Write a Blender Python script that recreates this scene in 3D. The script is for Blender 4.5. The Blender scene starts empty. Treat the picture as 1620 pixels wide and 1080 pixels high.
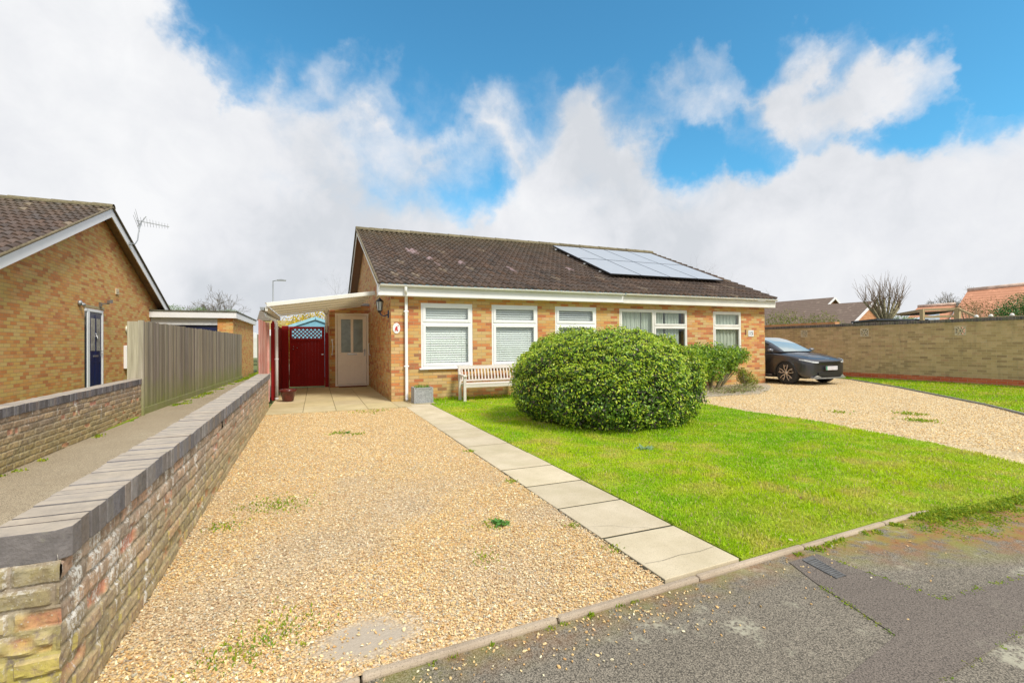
import bpy, math, random
import numpy as np
from mathutils import Vector, Matrix
rnd = random.Random(7); rng = np.random.default_rng(7)
rad = math.radians
sc = bpy.context.scene
col = sc.collection

# ------------------------------------------------------------------ camera
FPX = 752.0
yaw, pitch, roll = rad(22.4), rad(0.47), rad(0.5)
fwd = Vector((math.sin(yaw)*math.cos(pitch), math.cos(yaw)*math.cos(pitch), math.sin(pitch)))
r0 = Vector((math.cos(yaw), -math.sin(yaw), 0)); u0 = r0.cross(fwd)
rt = r0*math.cos(roll) - u0*math.sin(roll)
up = u0*math.cos(roll) + r0*math.sin(roll)
cam_d = bpy.data.cameras.new("camera"); cam = bpy.data.objects.new("camera", cam_d); col.objects.link(cam)
cam_d.sensor_fit = 'HORIZONTAL'; cam_d.sensor_width = 36; cam_d.lens = FPX/1620*36
cam_d.clip_start = 0.05; cam_d.clip_end = 3000
Mx = Matrix((rt, up, -fwd)).transposed().to_4x4(); Mx.translation = Vector((0, 0, 1.30))
cam.matrix_world = Mx
sc.camera = cam

# ------------------------------------------------------------------ world, sun
SUN_EL, SUN_AZ = rad(48), rad(158)          # azimuth clockwise from +Y
w = bpy.data.worlds.new("World"); sc.world = w; w.use_nodes = True
nt = w.node_tree; nt.nodes.clear()
def N(nt, t, **k):
    n = nt.nodes.new(t)
    for a, b in k.items():
        if a.startswith('i_'):
            n.inputs[int(a[2:])].default_value = b
        else: setattr(n, a, b)
    return n
def L(nt, a, b): nt.links.new(a, b)
def math_n(nt, op, a, b=None, clamp=False):
    n = nt.nodes.new('ShaderNodeMath'); n.operation = op; n.use_clamp = clamp
    for i, v in enumerate((a, b)):
        if v is None: continue
        if isinstance(v, (int, float)): n.inputs[i].default_value = v
        else: nt.links.new(v, n.inputs[i])
    return n.outputs[0]
def build_world():
    out = N(nt, 'ShaderNodeOutputWorld'); bg = N(nt, 'ShaderNodeBackground')
    sky = N(nt, 'ShaderNodeTexSky'); sky.sky_type = 'NISHITA'; sky.sun_disc = False
    sky.sun_elevation = SUN_EL; sky.sun_rotation = SUN_AZ; sky.air_density = 1.0; sky.dust_density = 0.3; sky.ozone_density = 2.5
    tc = N(nt, 'ShaderNodeTexCoord'); g = tc.outputs['Generated']
    nrm = N(nt, 'ShaderNodeVectorMath', operation='NORMALIZE'); L(nt, g, nrm.inputs[0]); d = nrm.outputs[0]
    # banks of cloud and openings between them, by direction
    blobs = [(0.618,0.637,0.461,0.9975,0.80),(0.705,0.547,0.452,0.9985,0.60),(0.825,0.419,0.380,0.9991,0.50),(0.215,0.897,0.386,0.9893,-0.45),(0.336,0.838,0.429,0.9942,-0.35),(0.743,0.549,0.382,0.9985,-0.50),(-0.107,0.840,0.532,0.9937,-1.00),(0.022,0.844,0.536,0.9909,-1.00),(0.207,0.809,0.550,0.9822,-1.00),(0.385,0.746,0.543,0.9799,-1.00),(0.524,0.662,0.536,0.9829,-1.00),(0.427,0.754,0.500,0.9920,-0.80),(0.623,0.565,0.542,0.9889,-1.00),(0.720,0.468,0.512,0.9912,-1.00),(0.798,0.389,0.461,0.9942,-1.00),(0.853,0.319,0.414,0.9956,-1.00),(0.129,0.870,0.476,0.9969,-0.80),(0.278,0.896,0.345,0.9950,-0.75),(0.625,0.668,0.404,0.9937,-0.85),(0.833,0.432,0.345,0.9974,-0.90),(0.872,0.340,0.353,0.9986,-0.50),(0.670,0.583,0.460,0.9937,0.90),(0.762,0.478,0.437,0.9961,0.90),(0.805,0.432,0.407,0.9979,0.60),(-0.093,0.868,0.487,0.9978,0.60),(0.023,0.877,0.480,0.9980,0.50),(0.786,0.536,0.309,0.9892,0.50),(0.499,0.762,0.412,0.9897,0.40),(-0.300,0.878,0.374,0.9778,0.80),(0.224,0.881,0.417,0.9912,0.90),(0.392,0.814,0.428,0.9928,0.80),(0.524,0.736,0.429,0.9956,0.80),(0.064,0.881,0.469,0.9978,0.60),(-0.018,0.881,0.474,0.9981,0.50),(0.443,0.736,0.511,0.9948,-1.20),(0.796,0.388,0.465,0.9958,-1.30),(0.709,0.594,0.380,0.9966,-0.90),(0.784,0.503,0.364,0.9990,-0.50),(0.680,0.520,0.517,0.9937,-1.20),(0.843,0.347,0.411,0.9989,-1.00)]
    # warp the direction for ragged edges
    wn = N(nt, 'ShaderNodeTexNoise'); wn.inputs['Scale'].default_value = 7.0; wn.inputs['Detail'].default_value = 6; wn.inputs['Roughness'].default_value = 0.6
    L(nt, d, wn.inputs['Vector'])
    ws = N(nt, 'ShaderNodeVectorMath', operation='SUBTRACT'); L(nt, wn.outputs['Color'], ws.inputs[0]); ws.inputs[1].default_value = (.5, .5, .5)
    wm = N(nt, 'ShaderNodeVectorMath', operation='SCALE'); L(nt, ws.outputs[0], wm.inputs[0]); wm.inputs['Scale'].default_value = 0.20
    wa = N(nt, 'ShaderNodeVectorMath', operation='ADD'); L(nt, d, wa.inputs[0]); L(nt, wm.outputs[0], wa.inputs[1])
    wd = N(nt, 'ShaderNodeVectorMath', operation='NORMALIZE'); L(nt, wa.outputs[0], wd.inputs[0]); dw = wd.outputs[0]
    neg = None; pos = None
    for x, y, z, c, wt in blobs:
        dp = N(nt, 'ShaderNodeVectorMath', operation='DOT_PRODUCT'); L(nt, dw, dp.inputs[0]); dp.inputs[1].default_value = (x, y, z)
        mr = N(nt, 'ShaderNodeMapRange'); mr.interpolation_type = 'SMOOTHSTEP'
        L(nt, dp.outputs['Value'], mr.inputs[0]); mr.inputs[1].default_value = c-(1-c)*0.7; mr.inputs[2].default_value = 1-(1-c)*.2; mr.inputs[3].default_value = 0; mr.inputs[4].default_value = abs(wt)
        if wt < 0: neg = mr.outputs[0] if neg is None else math_n(nt, 'MAXIMUM', neg, mr.outputs[0])
        else: pos = mr.outputs[0] if pos is None else math_n(nt, 'ADD', pos, mr.outputs[0])
    # overall cloud noise
    n1 = N(nt, 'ShaderNodeTexNoise'); n1.inputs['Scale'].default_value = 4.2; n1.inputs['Detail'].default_value = 9; n1.inputs['Roughness'].default_value = 0.55
    L(nt, dw, n1.inputs['Vector'])
    f = math_n(nt, 'SUBTRACT', 0.74, math_n(nt, 'MULTIPLY', neg, 1.35))
    f = math_n(nt, 'ADD', f, math_n(nt, 'MULTIPLY', pos, 0.62))
    f = math_n(nt, 'ADD', f, math_n(nt, 'MULTIPLY', math_n(nt, 'SUBTRACT', n1.outputs['Fac'], 0.5), 1.2))
    n3 = N(nt, 'ShaderNodeTexNoise'); n3.inputs['Scale'].default_value = 13; n3.inputs['Detail'].default_value = 8; n3.inputs['Roughness'].default_value = 0.62; n3.inputs['Distortion'].default_value = .3
    L(nt, d, n3.inputs['Vector']); f = math_n(nt, 'ADD', f, math_n(nt, 'MULTIPLY', math_n(nt, 'SUBTRACT', n3.outputs['Fac'], 0.5), 0.8))
    sz_ = N(nt, 'ShaderNodeSeparateXYZ'); L(nt, d, sz_.inputs[0])
    lowc = N(nt, 'ShaderNodeMapRange'); L(nt, sz_.outputs['Z'], lowc.inputs[0]); lowc.inputs[1].default_value = .30; lowc.inputs[2].default_value = .15; lowc.inputs[3].default_value = 0; lowc.inputs[4].default_value = .8
    f = math_n(nt, 'ADD', f, lowc.outputs[0])
    cov = N(nt, 'ShaderNodeMapRange'); cov.interpolation_type = 'SMOOTHSTEP'; L(nt, f, cov.inputs[0]); cov.inputs[1].default_value = -0.18; cov.inputs[2].default_value = 0.98
    # cloud brightness: grey bellies and bright tops
    n2 = N(nt, 'ShaderNodeTexNoise'); n2.inputs['Scale'].default_value = 2.6; n2.inputs['Detail'].default_value = 5; n2.inputs['Roughness'].default_value = 0.45; n2.inputs['Distortion'].default_value = 0.4
    L(nt, d, n2.inputs['Vector'])
    sep = N(nt, 'ShaderNodeSeparateXYZ'); L(nt, d, sep.inputs[0])
    lum = math_n(nt, 'ADD', n2.outputs['Fac'], math_n(nt, 'ADD', math_n(nt, 'MULTIPLY', sep.outputs['Z'], 0.26), math_n(nt, 'MULTIPLY', math_n(nt, 'SUBTRACT', n3.outputs['Fac'], 0.55), 0.30)))
    cr = N(nt, 'ShaderNodeValToRGB'); L(nt, lum, cr.inputs[0])
    e = cr.color_ramp.elements; e[0].position = 0.42; e[0].color = (0.46, 0.48, 0.51, 1); e[1].position = 0.72; e[1].color = (0.64, 0.645, 0.655, 1)
    k = cr.color_ramp.elements.new(0.55); k.color = (0.555, 0.565, 0.59, 1)
    # blue between the clouds
    sm = N(nt, 'ShaderNodeMix', data_type='RGBA', blend_type='MULTIPLY'); sm.inputs['Factor'].default_value = 1
    L(nt, sky.outputs[0], sm.inputs['A']); sm.inputs['B'].default_value = (0.058, 0.132, 0.138, 1)
    mx = N(nt, 'ShaderNodeMix', data_type='RGBA'); L(nt, cov.outputs[0], mx.inputs['Factor'])
    L(nt, sm.outputs['Result'], mx.inputs['A']); L(nt, cr.outputs[0], mx.inputs['B'])
    L(nt, mx.outputs['Result'], bg.inputs[0]); bg.inputs[1].default_value = 1.0
    L(nt, bg.outputs[0], out.inputs[0])
build_world()
w.cycles.sampling_method = 'MANUAL'; w.cycles.sample_map_resolution = 512
sd = bpy.data.lights.new("sun", 'SUN'); sd.energy = 2.5; sd.angle = rad(14); sd.color = (1, .93, .82)
so = bpy.data.objects.new("sun", sd); col.objects.link(so)
sdir = Vector((math.sin(SUN_AZ)*math.cos(SUN_EL), math.cos(SUN_AZ)*math.cos(SUN_EL), math.sin(SUN_EL)))
so.rotation_euler = sdir.to_track_quat('Z', 'Y').to_euler(); so.location = (0, 0, 30)
sc.view_settings.view_transform = 'Standard'; sc.view_settings.look = 'None'; sc.view_settings.exposure = 0.56; sc.view_settings.gamma = 1
sc.render.engine = 'CYCLES'; sc.cycles.max_bounces = 6; sc.cycles.transparent_max_bounces = 16
sc.cycles.use_denoising = True

# ------------------------------------------------------------------ helpers
ORG = {}
def tag(o, label=None, cat=None, group=None, kind=None):
    if label: o['label'] = label
    if cat: o['category'] = cat
    if group: o['group'] = group
    if kind: o['kind'] = kind
    return o
def thing(name, loc, label, cat, group=None):
    o = bpy.data.objects.new(name, None); col.objects.link(o); o.location = loc; o.empty_display_size = .2
    ORG[o.name] = Vector(loc); return tag(o, label, cat, group)
def org(p): return ORG.get(p.name, Vector((0, 0, 0))) if p is not None else Vector((0, 0, 0))
def finish(o, parent):
    col.objects.link(o)
    if parent is not None:
        o.parent = parent; ORG[o.name] = org(parent)
    return o
def mesh_np(name, V, F, mat, parent=None, colr=None, smooth=False):
    """V (n,3) array, F (m,k) int array with a fixed k"""
    V = np.asarray(V, dtype=np.float32) - np.array(org(parent), dtype=np.float32)
    F = np.asarray(F, dtype=np.int32); k = F.shape[1]; m = len(F)
    me = bpy.data.meshes.new(name)
    me.vertices.add(len(V)); me.vertices.foreach_set('co', V.ravel())
    me.loops.add(m*k); me.loops.foreach_set('vertex_index', F.ravel())
    me.polygons.add(m); me.polygons.foreach_set('loop_start', np.arange(0, m*k, k, dtype=np.int32))
    me.polygons.foreach_set('loop_total', np.full(m, k, dtype=np.int32))
    me.polygons.foreach_set('use_smooth', np.full(m, smooth, dtype=bool))
    if colr is not None:
        a = me.color_attributes.new('Col', 'FLOAT_COLOR', 'POINT')
        c = np.ones((len(V), 4), dtype=np.float32); c[:, :3] = colr; a.data.foreach_set('color', c.ravel())
    me.materials.append(mat); me.update(calc_edges=True)
    return finish(bpy.data.objects.new(name, me), parent)
class MB:
    def __init__(s): s.v = []; s.f = []; s.c = []; s.cc = None; s.sm = []
    def color(s, c): s.cc = c
    def add(s, vs, fs, sm=False):
        b = len(s.v); s.v += [tuple(v) for v in vs]; s.f += [tuple(b+i for i in f) for f in fs]
        s.sm += [sm]*len(fs)
        if s.cc is not None: s.c += [s.cc]*len(vs)
    def box(s, x0, x1, y0, y1, z0, z1):
        s.add([(x0,y0,z0),(x1,y0,z0),(x1,y1,z0),(x0,y1,z0),(x0,y0,z1),(x1,y0,z1),(x1,y1,z1),(x0,y1,z1)],
              [(0,3,2,1),(4,5,6,7),(0,1,5,4),(1,2,6,5),(2,3,7,6),(3,0,4,7)])
    def bar(s, a, b, w, h, upv=(0,0,1)):
        a = Vector(a); b = Vector(b); d = (b-a).normalized(); u = Vector(upv)
        sd = d.cross(u)
        if sd.length < 1e-4: sd = d.cross(Vector((1,0,0)))
        sd.normalize(); u = sd.cross(d).normalized(); sd *= w/2; u = u*(h/2)
        P = [a-sd-u, a+sd-u, a+sd+u, a-sd+u, b-sd-u, b+sd-u, b+sd+u, b-sd+u]
        s.add(P, [(0,1,2,3),(7,6,5,4),(4,5,1,0),(5,6,2,1),(6,7,3,2),(7,4,0,3)])
    def tube(s, pts, r, n=8, cap=True, sm=True):
        pts = [Vector(p) for p in pts]; rs = r if isinstance(r, (list, tuple)) else [r]*len(pts)
        vs = []; fs = []; pu = None
        for i, p in enumerate(pts):
            d = (pts[min(i+1, len(pts)-1)] - pts[max(i-1, 0)])
            if d.length < 1e-9: d = Vector((0,0,1))
            d.normalize()
            if pu is None:
                pu = d.orthogonal().normalized()
            else:
                pu = (pu - d*pu.dot(d));
                if pu.length < 1e-6: pu = d.orthogonal()
                pu.normalize()
            q = d.cross(pu)
            for j in range(n):
                a = 2*math.pi*j/n; vs.append(p + (pu*math.cos(a) + q*math.sin(a))*rs[i])
        for i in range(len(pts)-1):
            for j in range(n):
                k = (j+1) % n; fs.append((i*n+j, i*n+k, (i+1)*n+k, (i+1)*n+j))
        if cap: fs.append(tuple(range(n))[::-1]); fs.append(tuple((len(pts)-1)*n+j for j in range(n)))
        s.add(vs, fs, sm)
    def lathe(s, prof, c=(0,0,0), n=24, sm=True, axis='Z'):
        vs = []; fs = []
        for r, z in prof:
            for j in range(n):
                a = 2*math.pi*j/n
                if axis == 'Z': vs.append((c[0]+r*math.cos(a), c[1]+r*math.sin(a), c[2]+z))
                elif axis == 'X': vs.append((c[0]+z, c[1]+r*math.cos(a), c[2]+r*math.sin(a)))
                else: vs.append((c[0]+r*math.cos(a), c[1]+z, c[2]+r*math.sin(a)))
        for i in range(len(prof)-1):
            for j in range(n):
                k = (j+1) % n; fs.append((i*n+j, i*n+k, (i+1)*n+k, (i+1)*n+j))
        s.add(vs, fs, sm)
    def prism(s, poly, axis, a, b):
        """poly = list of 2D points; extruded along axis from a to b"""
        n = len(poly)
        def P(p, t):
            return {'X': (t, p[0], p[1]), 'Y': (p[0], t, p[1]), 'Z': (p[0], p[1], t)}[axis]
        vs = [P(p, a) for p in poly] + [P(p, b) for p in poly]
        fs = [tuple(range(n))[::-1], tuple(range(n, 2*n))] + [(i, (i+1) % n, n+(i+1) % n, n+i) for i in range(n)]
        s.add(vs, fs)
    def build(s, name, mat, parent=None, bevel=0, smooth=None):
        o = org(parent); me = bpy.data.meshes.new(name)
        me.from_pydata([(v[0]-o.x, v[1]-o.y, v[2]-o.z) for v in s.v], [], s.f)
        if s.c:
            a = me.color_attributes.new('Col', 'FLOAT_COLOR', 'POINT')
            for i, c in enumerate(s.c): a.data[i].color = (c[0], c[1], c[2], 1)
        me.polygons.foreach_set('use_smooth', s.sm if smooth is None else [smooth]*len(s.f))
        me.materials.append(mat); me.update()
        ob = finish(bpy.data.objects.new(name, me), parent)
        if bevel:
            m = ob.modifiers.new('bevel', 'BEVEL'); m.width = bevel; m.segments = 2; m.limit_method = 'ANGLE'
        return ob

# ------------------------------------------------------------------ materials
def newmat(name):
    m = bpy.data.materials.new(name); m.use_nodes = True; t = m.node_tree
    return m, t, t.nodes['Principled BSDF']
def ramp(t, fac, stops, interp='LINEAR'):
    r = t.nodes.new('ShaderNodeValToRGB'); r.color_ramp.interpolation = interp
    e = r.color_ramp.elements
    while len(e) > 1: e.remove(e[-1])
    e[0].position = stops[0][0]; e[0].color = (*stops[0][1], 1)
    for p, c in stops[1:]:
        k = e.new(p); k.color = (*c, 1)
    if fac is not None: t.links.new(fac, r.inputs[0])
    return r.outputs[0]
def noise(t, vec, scale, detail=4, rough=.55, out='Fac', dist=0):
    n = t.nodes.new('ShaderNodeTexNoise'); n.inputs['Scale'].default_value = scale; n.inputs['Detail'].default_value = detail
    n.inputs['Roughness'].default_value = rough; n.inputs['Distortion'].default_value = dist
    if vec is not None: t.links.new(vec, n.inputs['Vector'])
    return n.outputs[out]
def mixc(t, fac, a, b, mode='MIX'):
    n = t.nodes.new('ShaderNodeMix'); n.data_type = 'RGBA'; n.blend_type = mode
    for s_, v in (('Factor', fac), ('A', a), ('B', b)):
        if isinstance(v, (int, float)): n.inputs[s_].default_value = v
        elif isinstance(v, tuple): n.inputs[s_].default_value = (*v, 1)
        else: t.links.new(v, n.inputs[s_])
    return n.outputs['Result']
def bump(t, b, h, strength=.5, dist=.01, prev=None):
    n = t.nodes.new('ShaderNodeBump'); n.inputs['Strength'].default_value = strength; n.inputs['Distance'].default_value = dist
    t.links.new(h, n.inputs['Height'])
    if prev is not None: t.links.new(prev, n.inputs['Normal'])
    if b is not None: t.links.new(n.outputs[0], b.inputs['Normal'])
    return n.outputs[0]
def pos(t): return t.nodes.new('ShaderNodeNewGeometry').outputs['Position']
def mrange(t, v, a, b, c=0., d=1.):
    n = t.nodes.new('ShaderNodeMapRange'); n.clamp = True
    t.links.new(v, n.inputs[0]); n.inputs[1].default_value = a; n.inputs[2].default_value = b; n.inputs[3].default_value = c; n.inputs[4].default_value = d
    return n.outputs[0]
def scalev(t, v, s):
    n = t.nodes.new('ShaderNodeVectorMath'); n.operation = 'MULTIPLY'; t.links.new(v, n.inputs[0]); n.inputs[1].default_value = s
    return n.outputs[0]
def simple(name, c, rough=.6, metal=0, var=.12, scale=6, bs=0, coat=0, stops=None):
    m, t, b = newmat(name); p = pos(t)
    nz = noise(t, p, scale, 5)
    c1 = tuple(x*(1-var) for x in c); c2 = tuple(min(1, x*(1+var)) for x in c)
    t.links.new(ramp(t, nz, [(.3, c1), (.7, c2)] if stops is None else stops), b.inputs['Base Color'])
    b.inputs['Roughness'].default_value = rough; b.inputs['Metallic'].default_value = metal
    if coat: b.inputs['Coat Weight'].default_value = coat; b.inputs['Coat Roughness'].default_value = .05
    if bs: bump(t, b, noise(t, p, scale*8, 4), bs, .004)
    return m
def wall_uv(t, rot=False):
    g = t.nodes.new('ShaderNodeNewGeometry'); s = t.nodes.new('ShaderNodeSeparateXYZ'); t.links.new(g.outputs['Position'], s.inputs[0])
    n = t.nodes.new('ShaderNodeSeparateXYZ'); t.links.new(g.outputs['True Normal'], n.inputs[0])
    ax = math_n(t, 'GREATER_THAN', math_n(t, 'ABSOLUTE', n.outputs[0]), .6)
    az = math_n(t, 'GREATER_THAN', math_n(t, 'ABSOLUTE', n.outputs[2]), .8)
    def mixf(f, a, b):
        k = t.nodes.new('ShaderNodeMix'); k.data_type = 'FLOAT'; t.links.new(f, k.inputs[0]); t.links.new(a, k.inputs[2]); t.links.new(b, k.inputs[3]); return k.outputs[0]
    u = mixf(ax, s.outputs[0], s.outputs[1]); v = mixf(az, s.outputs[2], s.outputs[1])
    c = t.nodes.new('ShaderNodeCombineXYZ'); t.links.new(u, c.inputs[0]); t.links.new(v, c.inputs[1])
    return c.outputs[0], g.outputs['Position'], s.outputs
def brick_mat(name, stops, mortar, bw=.225, rh=.075, mo=.010, extra=None, rough=.85, bs=.6, off=.5):
    m, t, b = newmat(name); uv, p, xyz = wall_uv(t)
    bt = t.nodes.new('ShaderNodeTexBrick'); t.links.new(uv, bt.inputs['Vector'])
    bt.inputs['Color1'].default_value = (0, 0, 0, 1); bt.inputs['Color2'].default_value = (1, 1, 1, 1); bt.inputs['Mortar'].default_value = (.5, .5, .5, 1)
    bt.inputs['Scale'].default_value = 1; bt.inputs['Mortar Size'].default_value = mo*.5; bt.inputs['Mortar Smooth'].default_value = .3
    bt.inputs['Brick Width'].default_value = bw; bt.inputs['Row Height'].default_value = rh; bt.offset = off
    n1 = noise(t, p, 55, 3); n0 = noise(t, p, 1.3, 3)
    v = math_n(t, 'ADD', math_n(t, 'MULTIPLY', bt.outputs['Color'], .86), math_n(t, 'MULTIPLY', math_n(t, 'SUBTRACT', n1, .5), .26))
    v = math_n(t, 'ADD', v, math_n(t, 'ADD', .07, math_n(t, 'MULTIPLY', math_n(t, 'SUBTRACT', n0, .5), .35)))
    c = ramp(t, v, stops)
    mm = noise(t, p, 20, 3)
    mc = mixc(t, mm, tuple(x*.8 for x in mortar), tuple(min(1, x*1.15) for x in mortar))
    c = mixc(t, bt.outputs['Fac'], c, mc)
    if extra: c = extra(t, c, p, xyz, bt)
    t.links.new(c, b.inputs['Base Color']); b.inputs['Roughness'].default_value = rough
    h = math_n(t, 'ADD', math_n(t, 'MULTIPLY', bt.outputs['Fac'], -1), math_n(t, 'MULTIPLY', n1, .5))
    h = math_n(t, 'ADD', h, math_n(t, 'MULTIPLY', bt.outputs['Color'], .3))
    bump(t, b, h, bs, .006)
    return m
def attr_mat(name, rough=.7, trans=0, nz=.0, spec=.5, nscale=60, bs=0, coat=0):
    m, t, b = newmat(name); a = t.nodes.new('ShaderNodeAttribute'); a.attribute_name = 'Col'
    c = a.outputs['Color']
    if nz:
        c = mixc(t, 1., c, ramp(t, noise(t, pos(t), nscale, 4), [(.3, (1-nz,)*3), (.7, (1+nz,)*3)]), 'MULTIPLY')
    t.links.new(c, b.inputs['Base Color']); b.inputs['Roughness'].default_value = rough; b.inputs['Specular IOR Level'].default_value = spec
    if bs: bump(t, b, noise(t, pos(t), nscale, 4), bs, .003)
    if trans:
        tr = t.nodes.new('ShaderNodeBsdfTranslucent'); t.links.new(c, tr.inputs[0])
        mx = t.nodes.new('ShaderNodeMixShader'); mx.inputs[0].default_value = trans
        t.links.new(b.outputs[0], mx.inputs[1]); t.links.new(tr.outputs[0], mx.inputs[2])
        t.links.new(mx.outputs[0], t.nodes['Material Output'].inputs[0])
    return m
def glass_mat(name, tint=(.97, .99, .98), base=.05, refl=.8):
    m, t, b = newmat(name)
    gl = t.nodes.new('ShaderNodeBsdfGlossy'); gl.inputs['Roughness'].default_value = .02
    tr = t.nodes.new('ShaderNodeBsdfTransparent'); tr.inputs[0].default_value = (*tint, 1)
    fr = t.nodes.new('ShaderNodeLayerWeight'); fr.inputs[0].default_value = .5
    mx = t.nodes.new('ShaderNodeMixShader'); t.links.new(math_n(t, 'ADD', base, math_n(t, 'MULTIPLY', math_n(t, 'POWER', fr.outputs['Facing'], 3.5), refl), True), mx.inputs[0])
    t.links.new(tr.outputs[0], mx.inputs[1]); t.links.new(gl.outputs[0], mx.inputs[2]); t.links.new(mx.outputs[0], t.nodes['Material Output'].inputs[0])
    return m

M = {}
def house_extra(t, c, p, xyz, bt):
    # damp lichen low down with its own shape
    low = mrange(t, xyz[2], .5, .0)
    k = math_n(t, 'MULTIPLY', low, mrange(t, noise(t, p, 3, 5), .42, .62))
    return mixc(t, math_n(t, 'MULTIPLY', k, .55), c, (.20, .17, .05))
HB = [(.0, (0.259, 0.162, 0.085)), (.12, (0.454, 0.151, 0.061)), (.28, (0.562, 0.209, 0.073)), (.42, (0.594, 0.313, 0.098)), (.58, (0.594, 0.371, 0.122)), (.72, (0.540, 0.383, 0.159)), (.86, (0.626, 0.429, 0.207)), (1., (0.562, 0.197, 0.073))]
M['brick'] = brick_mat('buff_orange_brick', HB, (.40, .28, .15), extra=house_extra)
HB2 = [(.0, (0.424, 0.160, 0.060)), (.2, (0.636, 0.251, 0.072)), (.38, (0.657, 0.342, 0.096)), (.55, (0.636, 0.422, 0.120)), (.75, (0.657, 0.456, 0.168)), (.9, (0.678, 0.308, 0.108)), (1., (0.477, 0.160, 0.060))]
M['brick_left'] = brick_mat('orange_yellow_brick', HB2, (.44, .28, .13), extra=house_extra)
M['brick_dark'] = brick_mat('dark_red_brick', [(0, (.16, .05, .03)), (.5, (.26, .08, .04)), (1, (.34, .13, .06))], (.25, .16, .1))
M['brick_far'] = brick_mat('far_orange_brick', [(0, (.45, .20, .08)), (.5, (.55, .27, .11)), (1, (.6, .33, .15))], (.45, .3, .2))
def rw_extra(t, c, p, xyz, bt):
    streak = noise(t, scalev(t, p, (6, 6, 1.2)), 1.0, 5, .65)
    c = mixc(t, math_n(t, 'MULTIPLY', mrange(t, streak, .52, .75), .4), c, (.16, .13, .09))
    eff = mrange(t, noise(t, scalev(t, p, (1, 1, 2)), 2.3, 6, .7), .58, .72)
    c = mixc(t, math_n(t, 'MULTIPLY', eff, math_n(t, 'MULTIPLY', bt.outputs['Fac'], .9)), c, (.62, .60, .52))
    top = math_n(t, 'MULTIPLY', mrange(t, xyz[2], 1.3, 1.95), mrange(t, noise(t, p, 4, 5), .4, .6))
    return mixc(t, math_n(t, 'MULTIPLY', top, .35), c, (.24, .22, .08))
M['brick_wall_right'] = brick_mat('olive_brown_brick', [(.0, (0.319, 0.213, 0.119)), (.25, (0.448, 0.314, 0.162)), (.5, (0.507, 0.358, 0.184)), (.75, (0.590, 0.426, 0.238)), (1., (0.448, 0.269, 0.151))], (0.590, 0.482, 0.302), extra=rw_extra)
M['brick_red'] = brick_mat('bright_red_brick', [(0, (.48, .08, .03)), (.5, (.60, .12, .04)), (1, (.66, .18, .07))], (.5, .36, .25))
def coping_mat(name, base, moss=.35):
    m, t, b = newmat(name); p = pos(t); a = t.nodes.new('ShaderNodeAttribute'); a.attribute_name = 'Col'
    n = noise(t, p, 28, 6, .65)
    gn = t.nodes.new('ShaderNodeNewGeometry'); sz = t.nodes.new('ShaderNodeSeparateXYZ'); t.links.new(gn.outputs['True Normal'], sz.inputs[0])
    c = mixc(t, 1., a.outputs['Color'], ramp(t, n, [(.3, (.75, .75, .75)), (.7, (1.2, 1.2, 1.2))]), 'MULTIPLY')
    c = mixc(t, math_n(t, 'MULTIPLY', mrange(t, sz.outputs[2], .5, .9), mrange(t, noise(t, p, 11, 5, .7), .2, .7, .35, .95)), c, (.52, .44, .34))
    li = mrange(t, noise(t, p, 9, 7, .75), .60, .70)
    c = mixc(t, math_n(t, 'MULTIPLY', li, moss), c, (.36, .36, .22))
    t.links.new(c, b.inputs['Base Color']); b.inputs['Roughness'].default_value = .75
    bump(t, b, n, 1., .008); return m
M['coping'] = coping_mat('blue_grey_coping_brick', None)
M['white'] = simple('white_upvc', (.82, .83, .84), .35, var=.03, scale=2)
M['white_dirty'] = simple('weathered_white_upvc', (.76, .75, .70), .45, var=.08, scale=3)
M['cream'] = simple('cream_upvc', (.94, .86, .75), .35, var=.03)
M['gutter'] = simple('white_gutter_plastic', (.80, .81, .80), .3, var=.10, scale=1.6)
M['bluestrip'] = simple('blue_grey_eaves_felt', (.22, .36, .45), .6)
M['soffit'] = simple('brown_soffit_board', (.30, .17, .09), .6)
M['verge'] = simple('mossy_verge_mortar', (.17, .14, .09), .95, var=.4, scale=14, bs=.6)
M['mortar'] = simple('grey_mortar', (.35, .33, .3), .9)
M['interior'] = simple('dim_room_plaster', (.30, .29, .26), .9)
M['blind'] = simple('white_blind_slats', (.88, .91, .90), .5, var=.02)
M['curtain'] = simple('pale_sheer_curtain', (.50, .54, .47), .9, var=.04)
M['glass'] = glass_mat('window_glass')
M['glass_frost'] = simple('frosted_door_glass', (.26, .32, .32), .12, var=.25, scale=5)
M['lead'] = simple('leaded_glass', (.35, .33, .28), .2, var=.3)
M['navy'] = simple('navy_painted_door', (.010, .018, .075), .3, var=.2)
M['navyv'] = simple('purple_reflective_edge', (.16, .07, .22), .3)
M['metal'] = simple('bare_metal', (.55, .55, .55), .35, metal=.9)
M['galv'] = simple('galvanised_grey', (.35, .37, .38), .5, metal=.6)
M['black'] = simple('black_metal', (.02, .02, .022), .4)
M['dblue'] = simple('faded_blue_bracket', (.03, .05, .14), .4)
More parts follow.
